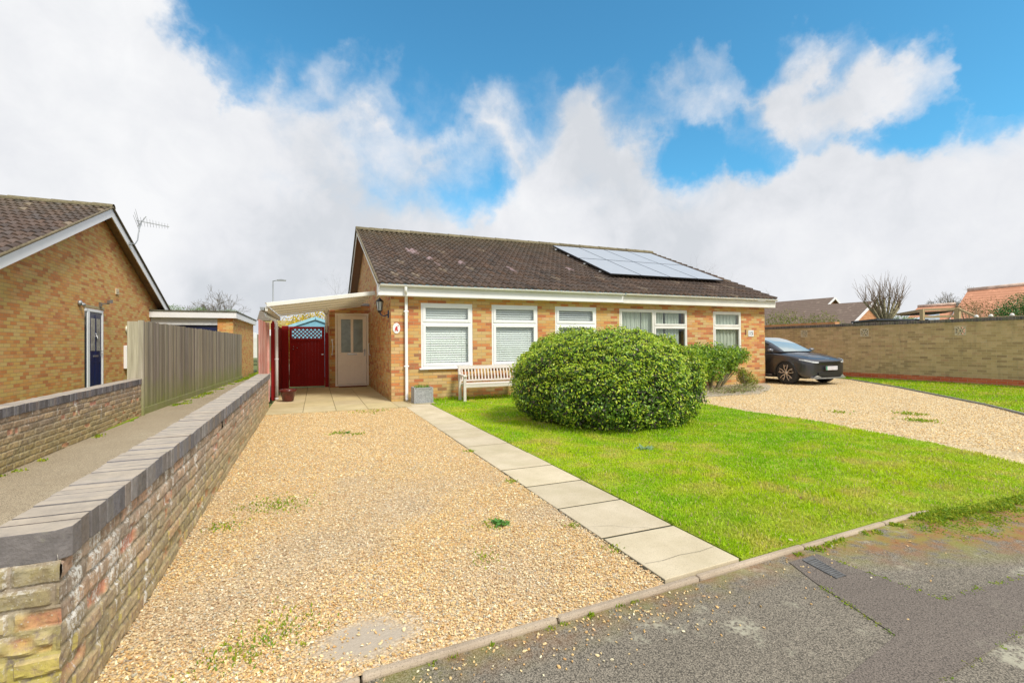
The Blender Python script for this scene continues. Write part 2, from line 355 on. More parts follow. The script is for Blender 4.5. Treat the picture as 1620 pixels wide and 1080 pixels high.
def panel_mat():
    m, t, b = newmat('solar_cells'); b.inputs['Base Color'].default_value = (.03, .045, .085, 1); b.inputs['Roughness'].default_value = .42
    b.inputs['Coat Weight'].default_value = .6; b.inputs['Coat Roughness'].default_value = .35; b.inputs['Specular IOR Level'].default_value = .8
    g = t.nodes.new('ShaderNodeNewGeometry'); bt = t.nodes.new('ShaderNodeTexBrick'); t.links.new(scalev(t, g.outputs['Position'], (1, 1.09, 1)), bt.inputs['Vector'])
    bt.offset = 0; bt.inputs['Scale'].default_value = 1; bt.inputs['Brick Width'].default_value = .165; bt.inputs['Row Height'].default_value = .165; bt.inputs['Mortar Size'].default_value = .002
    bt.inputs['Color1'].default_value = (.42, .43, .45, 1); bt.inputs['Color2'].default_value = (.44, .45, .47, 1); bt.inputs['Mortar'].default_value = (.40, .41, .43, 1)  # pale grey puts the reflected cloud into the cell colour
    t.links.new(bt.outputs['Color'], b.inputs['Base Color']); return m
M['solar'] = panel_mat()
M['tile'] = attr_mat('concrete_roof_tile', .8, nz=.35, nscale=22, bs=.5)
def roof_far(name, c1, c2, gauge=.34):
    m, t, b = newmat(name); g = t.nodes.new('ShaderNodeNewGeometry'); s = t.nodes.new('ShaderNodeSeparateXYZ'); t.links.new(g.outputs['Position'], s.inputs[0])
    wv = math_n(t, 'FRACT', math_n(t, 'DIVIDE', s.outputs[2], gauge*.42))
    c = ramp(t, wv, [(0, tuple(x*.45 for x in c1)), (.18, c1), (1, c2)])
    c = mixc(t, mrange(t, noise(t, g.outputs['Position'], 3.5, 6, .7), .55, .75), c, tuple(x*1.5+.03 for x in c2))
    t.links.new(c, b.inputs['Base Color']); b.inputs['Roughness'].default_value = .85; return m
M['leaf'] = attr_mat('glossy_leaf', .38, trans=.22, spec=.5)
M['leafm'] = attr_mat('matt_leaf', .6, trans=.3, spec=.3)
M['grassb'] = attr_mat('grass_blade', .55, trans=.35, spec=.3)
M['pebble'] = attr_mat('gravel_stone', .7, nz=.22, nscale=90, spec=.4)
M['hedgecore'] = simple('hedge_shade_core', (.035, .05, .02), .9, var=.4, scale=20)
def bark(name, a, b_):
    m, t, b = newmat(name); p = pos(t); t.links.new(ramp(t, noise(t, p, 12, 5), [(.3, a), (.7, b_)]), b.inputs['Base Color']); b.inputs['Roughness'].default_value = .9; return m
M['bark'] = bark('grey_green_bark', (.16, .14, .08), (.30, .27, .15)); M['twig'] = bark('brown_twigs', (.16, .11, .07), (.26, .19, .12)); M['twigfar'] = bark('hazy_far_twigs', (.15, .125, .09), (.24, .20, .15))

def gravel_mat(name, cols, scale=88, patch=True):
    m, t, b = newmat(name); p = pos(t)
    v = t.nodes.new('ShaderNodeTexVoronoi'); v.inputs['Scale'].default_value = scale; v.inputs['Randomness'].default_value = 1
    dn = t.nodes.new('ShaderNodeVectorMath'); dn.operation = 'ADD'; t.links.new(p, dn.inputs[0]); t.links.new(scalev(t, noise(t, p, 40, 2, out='Color'), (.012,)*3), dn.inputs[1])
    t.links.new(dn.outputs[0], v.inputs['Vector'])
    s = t.nodes.new('ShaderNodeSeparateColor'); t.links.new(v.outputs['Color'], s.inputs[0])
    c = ramp(t, s.outputs[0], cols)
    c = mixc(t, mrange(t, v.outputs['Distance'], .40, .70), c, (.34, .25, .15))
    c = mixc(t, math_n(t, 'MULTIPLY', mrange(t, noise(t, p, 1.1, 5, .6), .5, .75), .4), c, (.34, .27, .17))
    if patch:
        mo = math_n(t, 'MULTIPLY', mrange(t, noise(t, p, 1.7, 6, .65), .64, .70), mrange(t, noise(t, p, 26, 4), .42, .55))
        c = mixc(t, math_n(t, 'MULTIPLY', mo, .8), c, (.20, .26, .03))
        # worn patch where fines show, by the kerb
        ds = t.nodes.new('ShaderNodeVectorMath'); ds.operation = 'DISTANCE'; t.links.new(scalev(t, p, (1, 1.5, 0)), ds.inputs[0]); ds.inputs[1].default_value = (.20, 3.33, 0)
        k = mrange(t, math_n(t, 'ADD', ds.outputs['Value'], math_n(t, 'MULTIPLY', noise(t, p, 9, 5), .22)), .34, .25)
        c = mixc(t, k, c, mixc(t, noise(t, p, 60, 6, .75), (.30, .25, .19), (.56, .48, .38)))
    t.links.new(c, b.inputs['Base Color']); b.inputs['Roughness'].default_value = .85
    bump(t, b, math_n(t, 'MULTIPLY', v.outputs['Distance'], -1), .3, .004); return m
GC = [(0, (.52, .34, .16)), (.2, (.66, .46, .24)), (.4, (.74, .58, .34)), (.6, (.62, .42, .22)), (.8, (.78, .66, .46)), (1, (.52, .46, .38))]
M['gravel'] = gravel_mat('golden_gravel', GC)
GC2 = [(0, (.58, .40, .18)), (.3, (.74, .56, .28)), (.6, (.80, .64, .36)), (.85, (.84, .72, .48)), (1, (.60, .46, .26))]
M['gravel_right'] = gravel_mat('pale_gold_gravel', GC2, 50, False)
def lawn_mat():
    m, t, b = newmat('lawn_turf'); p = pos(t)
    c = ramp(t, noise(t, p, 2.2, 6, .6), [(.3, (.22, .36, .012)), (.5, (.34, .46, .015)), (.72, (.44, .48, .04))])
    c = mixc(t, mrange(t, noise(t, p, 60, 4), .5, .75), c, (.16, .20, .02))
    t.links.new(c, b.inputs['Base Color']); b.inputs['Roughness'].default_value = .9; bump(t, b, noise(t, p, 90, 4), .8, .02); return m
M['lawn'] = lawn_mat()
def slab_mat(name, c1, c2, speck=.3):
    m, t, b = newmat(name); p = pos(t); a = t.nodes.new('ShaderNodeAttribute'); a.attribute_name = 'Col'
    c = ramp(t, noise(t, p, 3, 6, .6), [(.3, c1), (.7, c2)])
    c = mixc(t, math_n(t, 'MULTIPLY', mrange(t, noise(t, p, 170, 2), .55, .7), speck), c, tuple(x*.5 for x in c1))
    c = mixc(t, math_n(t, 'MULTIPLY', mrange(t, noise(t, p, 140, 2), .35, .25), speck), c, tuple(min(1, x*1.4) for x in c2))
    st = mrange(t, noise(t, p, 6, 7, .7), .6, .72)
    c = mixc(t, math_n(t, 'MULTIPLY', st, .35), c, (.26, .22, .14))
    c = mixc(t, math_n(t, 'MULTIPLY', mrange(t, noise(t, p, 1.3, 6, .7), .5, .7), .3), c, (.40, .36, .20))
    c = mixc(t, 1., c, a.outputs['Color'], 'MULTIPLY')
    t.links.new(c, b.inputs['Base Color']); b.inputs['Roughness'].default_value = .85; bump(t, b, noise(t, p, 150, 3), .25, .003); return m
M['slab'] = slab_mat('buff_concrete_slab', (.52, .44, .30), (.66, .57, .42), .5)
M['patio'] = slab_mat('yellow_buff_patio_slab', (.48, .39, .22), (.60, .50, .30), .15)
def road_mat(name, a_, b_, light, lich=.6, mossy=True):
    m, t, b = newmat(name); p = pos(t)
    c = ramp(t, noise(t, p, 1.5, 6, .6), [(.3, a_), (.7, b_)])
    v = t.nodes.new('ShaderNodeTexVoronoi'); v.inputs['Scale'].default_value = 170; t.links.new(p, v.inputs['Vector'])
    s = t.nodes.new('ShaderNodeSeparateColor'); t.links.new(v.outputs['Color'], s.inputs[0])
    c = mixc(t, math_n(t, 'MULTIPLY', mrange(t, s.outputs[0], .5, 1.), .55), c, light)
    c = mixc(t, mrange(t, v.outputs['Distance'], .4, .7), c, tuple(x*.45 for x in a_))
    l = math_n(t, 'MULTIPLY', mrange(t, noise(t, p, 3.1, 7, .65), .57, .66), mrange(t, noise(t, p, 45, 4), .40, .55))
    c = mixc(t, math_n(t, 'MULTIPLY', l, lich), c, (.42, .40, .30))
    if mossy:
        sx = t.nodes.new('ShaderNodeSeparateXYZ'); t.links.new(p, sx.inputs[0])
        near = mrange(t, math_n(t, 'ADD', math_n(t, 'SUBTRACT', sx.outputs[1], math_n(t, 'MULTIPLY', sx.outputs[0], .05)), math_n(t, 'MULTIPLY', mrange(t, sx.outputs[0], 2.6, 4.8), .85)), 1.72, 2.15)
        k = math_n(t, 'MULTIPLY', near, mrange(t, noise(t, p, 7.5, 7, .75), .38, .52))
        mc = mixc(t, mrange(t, noise(t, p, 4, 4), .4, .6), (.25, .24, .02), (.30, .13, .03))
        c = mixc(t, math_n(t, 'MULTIPLY', k, .85), c, mc)
    t.links.new(c, b.inputs['Base Color']); b.inputs['Roughness'].default_value = .85
    bump(t, b, math_n(t, 'ADD', s.outputs[1], noise(t, p, 60, 3)), .45, .004); return m
M['road'] = road_mat('worn_asphalt', (.185, .160, .122), (.265, .232, .18), (.46, .40, .31), .8)
M['road_patch'] = road_mat('newer_brown_asphalt', (.17, .14, .115), (.21, .175, .145), (.30, .25, .205), .15, False)
M['pathside'] = road_mat('old_alley_concrete', (0.414, 0.328, 0.213), (0.517, 0.425, 0.287), (0.598, 0.506, 0.356), .25, False)
M['earth'] = simple('rough_grass_ground', (.12, .15, .04), .95, var=.4, scale=1.5)
def wood_mat(name, a_, b_, moss=True, along=(30, 30, 1.3), lowz=(.45, 0.)):
    m, t, b = newmat(name); p = pos(t); at = t.nodes.new('ShaderNodeAttribute'); at.attribute_name = 'Col'
    g = noise(t, scalev(t, p, along), 1, 6, .65)
    c = ramp(t, g, [(.3, a_), (.7, b_)]); c = mixc(t, 1., c, at.outputs['Color'], 'MULTIPLY')
    if moss:
        sx = t.nodes.new('ShaderNodeSeparateXYZ'); t.links.new(p, sx.inputs[0])
        k = mrange(t, math_n(t, 'ADD', sx.outputs[2], math_n(t, 'MULTIPLY', math_n(t, 'SUBTRACT', noise(t, p, 2.5, 6, .7), .5), 1.1)), lowz[0]+.25, lowz[1])
        c = mixc(t, math_n(t, 'MULTIPLY', k, .75), c, (.20, .24, .03))
    t.links.new(c, b.inputs['Base Color']); b.inputs['Roughness'].default_value = .85; bump(t, b, g, .5, .004); return m
M['fence'] = wood_mat('weathered_grey_boards', (0.196, 0.168, 0.123), (0.399, 0.357, 0.279), along=(42, 42, 1.1))
M['redwood'] = wood_mat('dark_red_stained_boards', (.27, .005, .005), (.36, .009, .008), moss=False)
M['redfaded'] = wood_mat('sun_faded_red_boards', (.46, .12, .09), (.58, .40, .35), moss=False, along=(14, 14, 2.5))
M['teak'] = wood_mat('silvered_teak', (0.570, 0.519, 0.468), (0.718, 0.664, 0.612), moss=False, along=(3, 30, 30))
M['newtimber'] = wood_mat('pale_timber', (0.400, 0.300, 0.160), (0.550, 0.430, 0.250), moss=False)

# ------------------------------------------------------------------ ground, road, paths
def sheet(name, poly, z, mat, kind='structure', cc=None):
    b = MB()
    if cc: b.color(cc)
    b.add([(x, y, z) for x, y in poly], [tuple(range(len(poly)))])
    return tag(b.build(name, mat), kind=kind)
def kl(x): return 1.955 + .052*x          # kerb line, road side
sheet('ground', [(-900, -900), (900, -900), (900, 1200), (-900, 1200)], -.08, M['earth'])
sheet('road', [(-40, -12), (60, -12), (60, 2.3), (7.2, 2.1), (6.3, 2.0), (5.36, 2.12), (4.7, 2.16), (4.3, kl(4.3)), (-.75, kl(-.75)), (-40, kl(-.75)-.2)], -.018, M['road'])
sheet('road_patch', [(2.62, 2.02), (2.88, 2.03), (2.95, 1.42), (3.67, 1.39), (4.6, 1.36), (4.6, 1.02), (3.05, 1.13), (2.11, 1.08), (1.2, 1.02), (.9, .8), (.9, .99), (1.80, 1.22), (2.40, 1.33), (2.53, 1.80)], -.014, M['road_patch'])
sheet('driveway_gravel', [(-.84, kl(-.84)+.02), (1.74, kl(1.74)+.02), (1.78, 10.2), (-.95, 10.3)], 0., M['gravel'])
sheet('driveway_gravel_beyond', [(6.5, 2.0), (7.2, 2.0), (14, 3.0), (18.2, 6.0), (18.2, 30), (13.5, 30), (13.5, 11.4), (7.0, 11.4)], -.012, M['gravel_right'])
LAWN = [(2.365, kl(2.365)+.06), (4.2, kl(4.2)+.05), (4.7, 2.13), (5.36, 2.10), (6.3, 1.98), (6.6, 2.0), (6.87, 2.60), (7.31, 3.62), (7.44, 4.69), (7.62, 5.26), (7.58, 6.68), (7.71, 7.79), (8.0, 9.3), (8.0, 11.27), (2.5, 11.27), (2.5, 10.5), (2.365, 10.5)]
b = MB(); b.prism(LAWN, 'Z', -.078, .006); tag(b.build('lawn', M['lawn']), kind='structure')
VERGE = [(17.45, 11.0), (15.53, 8.47), (13.67, 6.41), (12.69, 5.32), (11.61, 4.35), (10.5, 3.5), (18.3, 3.5), (18.3, 14.5), (18.0, 14.5), (17.6, 11.3)]
sheet('grass_verge', VERGE, .006, M['lawn'])
sheet('alley_path', [(-1.0, -3), (-3.0, -3), (-3.15, 11.3), (-2.85, 22.5), (-2.9, 40), (-1.25, 40), (-1.1, 11)], .0, M['pathside'])
sheet('flower_bed_slate', [(8.0, 9.3), (9.2, 9.0), (10.6, 8.95), (11.6, 9.5), (12.7, 10.3), (13.6, 11.25), (8.0, 11.27)], -.004, simple('grey_slate_chips', (.42, .36, .27), .8, var=.5, scale=30, bs=1))
b = MB()
for (x0, x1, y0, y1) in [(-14, -3.1, -3, 11.0)]: b.box(x0, x1, y0, y1, -.05, .02)
tag(b.build('grass_behind_wall', M['lawn']), kind='structure')
# slab path
b = MB(); y = kl(1.95)+.065; i = 0
while y < 10.55:
    h = .62 if i else .60
    g = rnd.uniform(.92, 1.04); b.color((g, g, g*rnd.uniform(.96, 1.02)))
    dz = rnd.uniform(-.002, .003)
    ya = y
    if i == 0:
        b.prism([(1.765, kl(1.765)+.06), (2.345, kl(2.345)+.06), (2.345, y+h-.018), (1.765, y+h-.018)], 'Z', -.03, .010)
    else: b.box(1.765+rnd.uniform(-.006, .006), 2.345+rnd.uniform(-.004, .004), y, min(y+h-.018, 10.55), -.03, .010+dz)
    y += h+.010; i += 1
tag(b.build('slab_path', M['slab'], bevel=.004), kind='structure')
b = MB()
ys = [10.22, 11.12, 12.02, 12.92, 13.82, 14.72, 15.62, 16.42]; xs = [-.93, -.25, .37, .99, 1.61]
for j in range(len(ys)-1):
    for i in range(len(xs)-1):
        if ys[j] < 10.9 and i == 0: pass
        g = rnd.uniform(.9, 1.06); b.color((g, g, g*rnd.uniform(.92, 1.02)))
        b.box(xs[i]+.004, xs[i+1]-.004, ys[j]+.004, ys[j+1]-.004, -.03, .02+rnd.uniform(0, .002))
b.color((.95, .95, .95)); b.box(1.614, 1.90, 10.224, 11.27, -.03, .02); b.box(1.904, 2.49, 10.62, 11.27, -.03, .02)
tag(b.build('patio', M['patio'], bevel=.004), kind='structure')
sheet('joint_sand', [(-.93, 10.2), (2.5, 10.2), (2.5, 11.3), (1.6, 11.3), (1.6, 16.6), (-.93, 16.6)], .004, simple('dark_joint', (.07, .06, .03), .9))
sheet('joint_sand_path', [(1.76, kl(1.76)+.06), (2.35, kl(2.35)+.06), (2.35, 10.6), (1.76, 10.6)], .004, simple('dark_joint_soil', (.045, .04, .02), .9))
def crack(name, pts, z=.0135):
    b = MB()
    for (p, q) in zip(pts, pts[1:]):
        d_ = Vector((q[0]-p[0], q[1]-p[1], 0)).normalized(); n_ = Vector((-d_.y, d_.x, 0))*rnd.uniform(.0006, .0013)
        b.add([(p[0]-n_.x, p[1]-n_.y, z), (q[0]-n_.x, q[1]-n_.y, z), (q[0]+n_.x, q[1]+n_.y, z), (p[0]+n_.x, p[1]+n_.y, z)], [(0, 1, 2, 3)])
    tag(b.build(name, simple('dark_crack', (.10, .085, .06), .95)), kind='structure')
crack('slab_path_crack', [(1.77, 2.92), (1.86, 2.90), (1.95, 2.87), (2.02, 2.80), (2.12, 2.76), (2.20, 2.70), (2.26, 2.68)])
crack('slab_path_crack', [(1.78, 2.30), (1.90, 2.29), (2.05, 2.31), (2.2, 2.30), (2.33, 2.32)])
# kerb edging stones
b = MB(); x = -.76
for ln in [.92, .90, .91, .915, .91, .60]:
    g = rnd.uniform(.9, 1.05); b.color((g, g*.97, g*.93)); o = rnd.uniform(-.004, .004)
    x1 = x+ln-.006
    b.prism([(x, kl(x)+o), (x1, kl(x1)+o), (x1, kl(x1)+.046+o), (x, kl(x)+.046+o)], 'Z', -.07, .002+rnd.uniform(-.004, .003)); x += ln
kb = slab_mat('worn_kerb_concrete', (.32, .26, .19), (.50, .42, .33), .8)
tag(b.build('kerb', kb, bevel=.014), kind='structure')
b = MB(); pts = [(17.4, 10.95), (15.53, 8.47), (13.67, 6.41), (12.69, 5.32), (11.61, 4.35), (10.5, 3.45)]
b.color((1, 1, 1))
for p, q in zip(pts, pts[1:]): b.bar((*p, -.02), (*q, -.02), .05, .08)
tag(b.build('gravel_edging', slab_mat('grey_edging', (.20, .19, .18), (.28, .27, .25))), kind='structure')

# ------------------------------------------------------------------ roofs
def tile_slope(name, parent, x0, x1, ey, ez, ry, rz, wave=.168, gauge=.34, spots=(), step=6, base=(.108, .074, .055), mossy=.35, mat='tile'):
    dy, dz = ry-ey, rz-ez; Ls = math.hypot(dy, dz); n = round(Ls/gauge); g = Ls/n
    nn = np.array([0, -dz, abs(dy)])/Ls
    if dy < 0: nn = np.array([0, dz*-1, abs(dy)])/Ls; nn[1] = abs(nn[1])
    nx = int((x1-x0)/wave*step)+1; X = np.linspace(x0, x1, nx)
    ph = X/wave*2*np.pi
    prof = .024*(np.sin(ph)+.28*np.sin(2*ph+.6))
    Vs = []; Fs = []; Cs = []; bse = 0
    tid = np.floor(X/(wave)).astype(int)
    ntl = tid.max()-tid.min()+1
    for r in range(n):
        t0, t1 = (r-.12)/n, (r+1.0)/n
        jit = rng.normal(0, .0022, ntl)[tid-tid.min()]
        cj = np.clip(rng.normal(1, .17, ntl), .6, 1.6)[tid-tid.min()]
        warm = rng.normal(0, .06, ntl)[tid-tid.min()]
        c = np.array(base)[None, :]*cj[:, None]; c[:, 0] *= 1+warm; c[:, 2] *= 1-warm
        lic = rng.random(ntl)[tid-tid.min()]
        c[lic > .985] = (.22, .17, .12)
        mo = mossy*max(0, (r/n-.55)/.45)**1.5
        c = c*(1-mo)+np.array((.14, .12, .04))*mo
        for (sx, sr, wd) in spots:
            if r in sr: c[(X > sx) & (X < sx+wd)] = (.34, .25, .25)
        rows = []
        for (tt, off) in ((t0, .002), (t0, .050), (t1, .012)):
            P = np.zeros((nx, 3)); P[:, 0] = X; P[:, 1] = ey+dy*tt; P[:, 2] = ez+dz*tt
            amp = prof if off != .002 else prof*1.0
            P += nn[None, :]*(off+amp+jit)[:, None]
            rows.append(P)
        # a riser, then the tile face
        cc = [c, c, c]
        Vs += rows; Cs += cc
        i = np.arange(nx-1)
        for k in (0, 1):
            a = bse+k*nx
            q = np.stack([a+i, a+i+1, a+nx+i+1, a+nx+i], 1)
            Fs.append(q if dy > 0 else q[:, ::-1])
        bse += 3*nx
    V = np.concatenate(Vs); F = np.concatenate(Fs); Cc = np.concatenate(Cs)
    return mesh_np(name, V, F, M[mat], parent, colr=Cc)
def ridge_caps(parent, x0, x1, y, z, mat):
    b = MB(); x = x0; n = int((x1-x0)/.45); ln = (x1-x0)/n
    for i in range(n):
        a = x0+i*ln; prof = []
        r = .125+rnd.uniform(-.003, .003); g = rnd.uniform(.75, 1.2)
        b.color((.16*g, .135*g, .075*g)); vs = []; fs = []; K = 8
        for xx, rr in ((a, r), (a+ln+.02, r-.012)):
            for j in range(K+1):
                t = math.pi*(j/K); vs.append((xx, y+rr*math.cos(t)*1.1, z-.05+rr*math.sin(t)))
        for j in range(K): fs.append((j, j+1, K+2+j, K+1+j))
        b.add(vs, fs)
    return b.build('ridge_tiles', mat, parent)

# ------------------------------------------------------------------ main bungalow pair
EY, EZ, RY, RZ = 10.98, 2.73, 17.15, 5.33
BY = 2*RY-EY
FX0, FX1, FY = 1.61, 13.64, 11.28
bung = thing('bungalow', (7.6, 17, 0), 'long low buff brick bungalow pair with brown tiled roof and solar panels', 'bungalow')
WIN = [(2.31, 3.59, .78, 2.33), (4.10, 5.38, .78, 2.33), (5.90, 7.18, .78, 2.33), (7.94, 10.39, .80, 2.31), (11.42, 12.59, .80, 2.30)]
b = MB(); x = FX0; T = .26; WT = 2.62
for (a, c, z0, z1) in WIN:
    b.box(x, a, FY, FY+T, -.1, WT); b.box(a, c, FY, FY+T, -.1, z0); b.box(a, c, FY, FY+T, z1, WT); x = c
b.box(x, FX1, FY, FY+T, -.1, WT)
slope = (RZ-EZ)/(RY-EY)
def roofz(y): return EZ+slope*(y-EY) if y < RY else RZ-slope*(y-RY)
for (a, c) in ((FX0, FX0+T), (FX1-T, FX1)):
    ya, yb = FY+T, BY-.3
    b.prism([(ya, -.1), (yb, -.1), (yb, roofz(yb)-.10), (RY, RZ-.10), (ya, roofz(ya)-.10)], 'X', a, c)
b.box(FX0, FX1, BY-.3, BY-.3+.2, -.1, 2.6)
b.build('wall', M['brick'], bung)
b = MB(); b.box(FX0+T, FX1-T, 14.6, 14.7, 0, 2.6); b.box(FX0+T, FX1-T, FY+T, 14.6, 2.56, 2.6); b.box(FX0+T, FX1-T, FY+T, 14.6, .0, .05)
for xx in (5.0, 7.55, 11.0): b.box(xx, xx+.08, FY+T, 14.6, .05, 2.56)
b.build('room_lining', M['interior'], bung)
spots = [(2.52, (10, 11), .30), (2.9, (8,), .2), (3.75, (7,), .22), (5.2, (6, 5), .12), (7.35, (7,), .2), (3.05, (6,), .1)]
rf = tile_slope('roof', bung, 1.30, 13.80, EY, EZ, RY, RZ, spots=spots)
tile_slope('roof', bung, 1.30, 13.80, BY, EZ, RY, RZ, step=3)
ridge_caps(bung, 1.28, 13.82, RY, RZ+.045, M['tile'])
# under-roof deck
b = MB(); b.prism([(EY+.05, EZ-.03), (RY, RZ-.03), (BY-.05, EZ-.03), (BY-.05, EZ-.07), (RY, RZ-.07), (EY+.05, EZ-.07)], 'X', 1.33, 13.77)
b.build('soffit', M['soffit'], bung)
for xx in (1.295, 13.80):
    b = MB(); b.tube([(xx, EY, EZ+.01), (xx, RY, RZ+.015), (xx, BY, EZ+.01)], .028, 6); b.build('verge', M['verge'], bung)
# bargeboards
D = .15
for xx in (1.315, 13.765):
    b = MB()
    for s in (1, -1):
        y0, y1 = (EY+.02, RY) if s == 1 else (BY-.02, RY)
        b.prism([(y0, EZ-.03), (y1, RZ-.03), (y1, RZ-.03-D), (y0, EZ-.03-D)], 'X', xx, xx+.022)
    b.build('bargeboard', M['white_dirty'], bung)
# fascia, soffit strip, gutter
b = MB(); b.box(1.30, 7.90, 11.02, 11.045, 2.46, 2.655); b.box(1.30, 1.34, 11.045, 11.30, 2.46, 2.70); b.box(1.34, 7.90, 11.045, 11.28, 2.46, 2.475); b.build('fascia', M['white'], bung)
b = MB(); b.box(7.903, 13.82, 11.02, 11.045, 2.45, 2.65); b.box(13.78, 13.82, 11.045, 11.30, 2.45, 2.70); b.box(7.903, 13.78, 11.045, 11.28, 2.45, 2.465); b.build('fascia', M['white_dirty'], bung)
b = MB()
b.prism([(10.985, 2.70), (11.045, 2.70), (11.045, 2.755), (10.965, 2.735)], 'X', 1.36, 13.78)
b.build('eaves_strip', M['bluestrip'], bung)
def gutter(x0, x1, mat):
    b = MB(); K = 8; vs = []; fs = []
    for xx in (x0, x1):
        for j in range(K+1):
            t = math.pi*(j/K); vs.append((xx, 10.955-.055*math.cos(t), 2.70-.05*math.sin(t)))
        for j in range(K+1):
            t = math.pi*(1-j/K); vs.append((xx, 10.955-.050*math.cos(t), 2.70-.045*math.sin(t)))
    n = 2*(K+1)
    for j in range(n): fs.append((j, (j+1) % n, n+(j+1) % n, n+j))
    fs.append(tuple(range(n))); fs.append(tuple(range(n, 2*n))[::-1])
    b.add(vs, fs)
    x = x0+.4
    while x < x1:
        pr_ = [(10.955-.060*math.cos(t), 2.702-.056*math.sin(t)) for t in np.linspace(0, math.pi, 9)]; b.prism(pr_, 'X', x, x+.03); x += 1.05
    # keep only lower half look: brackets sit round the gutter
    return b.build('gutter', mat, bung)
gutter(1.33, 7.88, M['gutter']); gutter(7.92, 13.80, M['white_dirty'])
b = MB(); b.tube([(1.90, 10.955, 2.66), (1.90, 10.955, 2.58), (1.93, 11.08, 2.46), (1.95, 11.20, 2.36), (1.95, 11.215, 2.28)], .036, 10)
b.box(1.918, 1.982, 11.183, 11.247, .06, 2.32); b.tube([(1.95, 11.215, .10), (1.95, 11.16, .04)], .034, 8)
for z in (.82, 2.1): b.box(1.895, 2.005, 11.18, 11.279, z, z+.03)
b.build('downpipe', M['white'], bung, bevel=.006)

def window(parent, x0, x1, z0, z1, cells, Y=11.28, fr=.07, blind=None, curtain=None, mat='white', sill=True):
    """cells: list of (xa, xb, za, zb, casement?)"""
    yo, yi = Y-.012, Y+.06
    b = MB(); w_ = fr*.55
    b.box(x0, x0+w_, yo+.014, yi, z0, z1); b.box(x1-w_, x1, yo+.014, yi, z0, z1)
    b.box(x0+w_, x1-w_, yo+.014, yi, z0, z0+w_); b.box(x0+w_, x1-w_, yo+.014, yi, z1-w_, z1)
    for (xa, xb, za, zb, cs) in cells:
        f = fr*.80
        b.box(xa, xa+f, yo, yi-.01, za, zb); b.box(xb-f, xb, yo, yi-.01, za, zb)
        b.box(xa+f, xb-f, yo, yi-.01, za, za+f); b.box(xa+f, xb-f, yo, yi-.01, zb-f, zb)
    # mullions/transoms fill
    o = b.build('window', M[mat], parent, bevel=.006)
    for (xa, xb, za, zb, cs) in cells:
        g = MB(); g.box(xa+fr*.7, xb-fr*.7, Y+.02, Y+.026, za+fr*.7, zb-fr*.7); g.build('pane', M['glass'], o)
    if sill:
        s = MB(); s.prism([(Y-.07, z0-.035), (Y-.001, z0-.035), (Y+.03, z0-.003), (Y-.02, z0-.001), (Y-.07, z0-.018)], 'X', x0-.05, x1+.05); s.build('sill', M[mat], o)
    if blind:
        bb = MB(); z = z1-.10
        while z > z0+.08:
            xa, xb = x0+.05, x1-.05; yc = Y+.095; tl = rad(blind); hw = .030
            dy, dz = hw*math.cos(tl), hw*math.sin(tl); bb.add([(xa, yc-dy, z-dz), (xb, yc-dy, z-dz), (xb, yc+dy, z+dz), (xa, yc+dy, z+dz)], [(0, 1, 2, 3)])
            z -= .056
        bb.box(x0+.05, x1-.05, Y+.07, Y+.13, z1-.075, z1-.04)
        for xx in (x0+.25, x1-.25): bb.box(xx, xx+.004, Y+.066, Y+.068, z0+.1, z1-.07)
        bb.build('blind', M['blind'], o)
    if curtain:
        for (xa, xb) in curtain:
            n = int((xb-xa)/.012); X = np.linspace(xa, xb, n); yy = Y+.12+.022*np.sin(X*48+1.3*np.sin(X*7))+.01*np.sin(X*131)
            V = np.concatenate([np.stack([X, yy, np.full(n, z1-.04)], 1), np.stack([X, yy*1.0, np.full(n, z0-.1)], 1)]); i = np.arange(n-1)
            mesh_np('curtain', V, np.stack([i, i+1, n+i+1, n+i], 1), M['curtain'], o, smooth=True)
    return o
for (x0, x1, z0, z1), bl in zip(WIN[:3], (58, 52, 44)):
    window(bung, x0, x1, z0, z1, [(x0+.045, x1-.045, z0+.045, z1-.50, 1), (x0+.045, x1-.045, z1-.455, z1-.045, 1)], blind=bl, fr=.085)
    b = MB(); b.box(x0+.03, x1-.03, FY+.005, FY+.05, z1-.505, z1-.45); b.build('transom', M['white'], bung)
x0, x1, z0, z1 = WIN[3]
window(bung, x0, x1, z0, z1, [(x0+.03, 9.14, z0+.03, z1-.03, 0), (9.16, x1-.035, z0+.035, z1-.50, 1), (9.16, x1-.035, z1-.47, z1-.035, 1)], curtain=[(8.0, 8.75), (8.78, 9.6), (9.65, 10.15)], fr=.07, mat='white_dirty')
b = MB(); b.box(9.12, 9.19, FY+.005, FY+.05, z0+.03, z1-.03); b.box(9.19, x1-.03, FY+.005, FY+.045, z1-.505, z1-.465); b.build('mullion', M['white_dirty'], bung)
x0, x1, z0, z1 = WIN[4]
window(bung, x0, x1, z0, z1, [(x0+.035, x1-.035, z0+.035, z1-.50, 1), (x0+.035, x1-.035, z1-.46, z1-.035, 1)], curtain=[(11.5, 12.52)], fr=.07, mat='white_dirty')
b = MB(); b.box(x0+.03, x1-.03, FY+.005, FY+.05, z1-.505, z1-.455); b.build('transom', M['white_dirty'], bung)

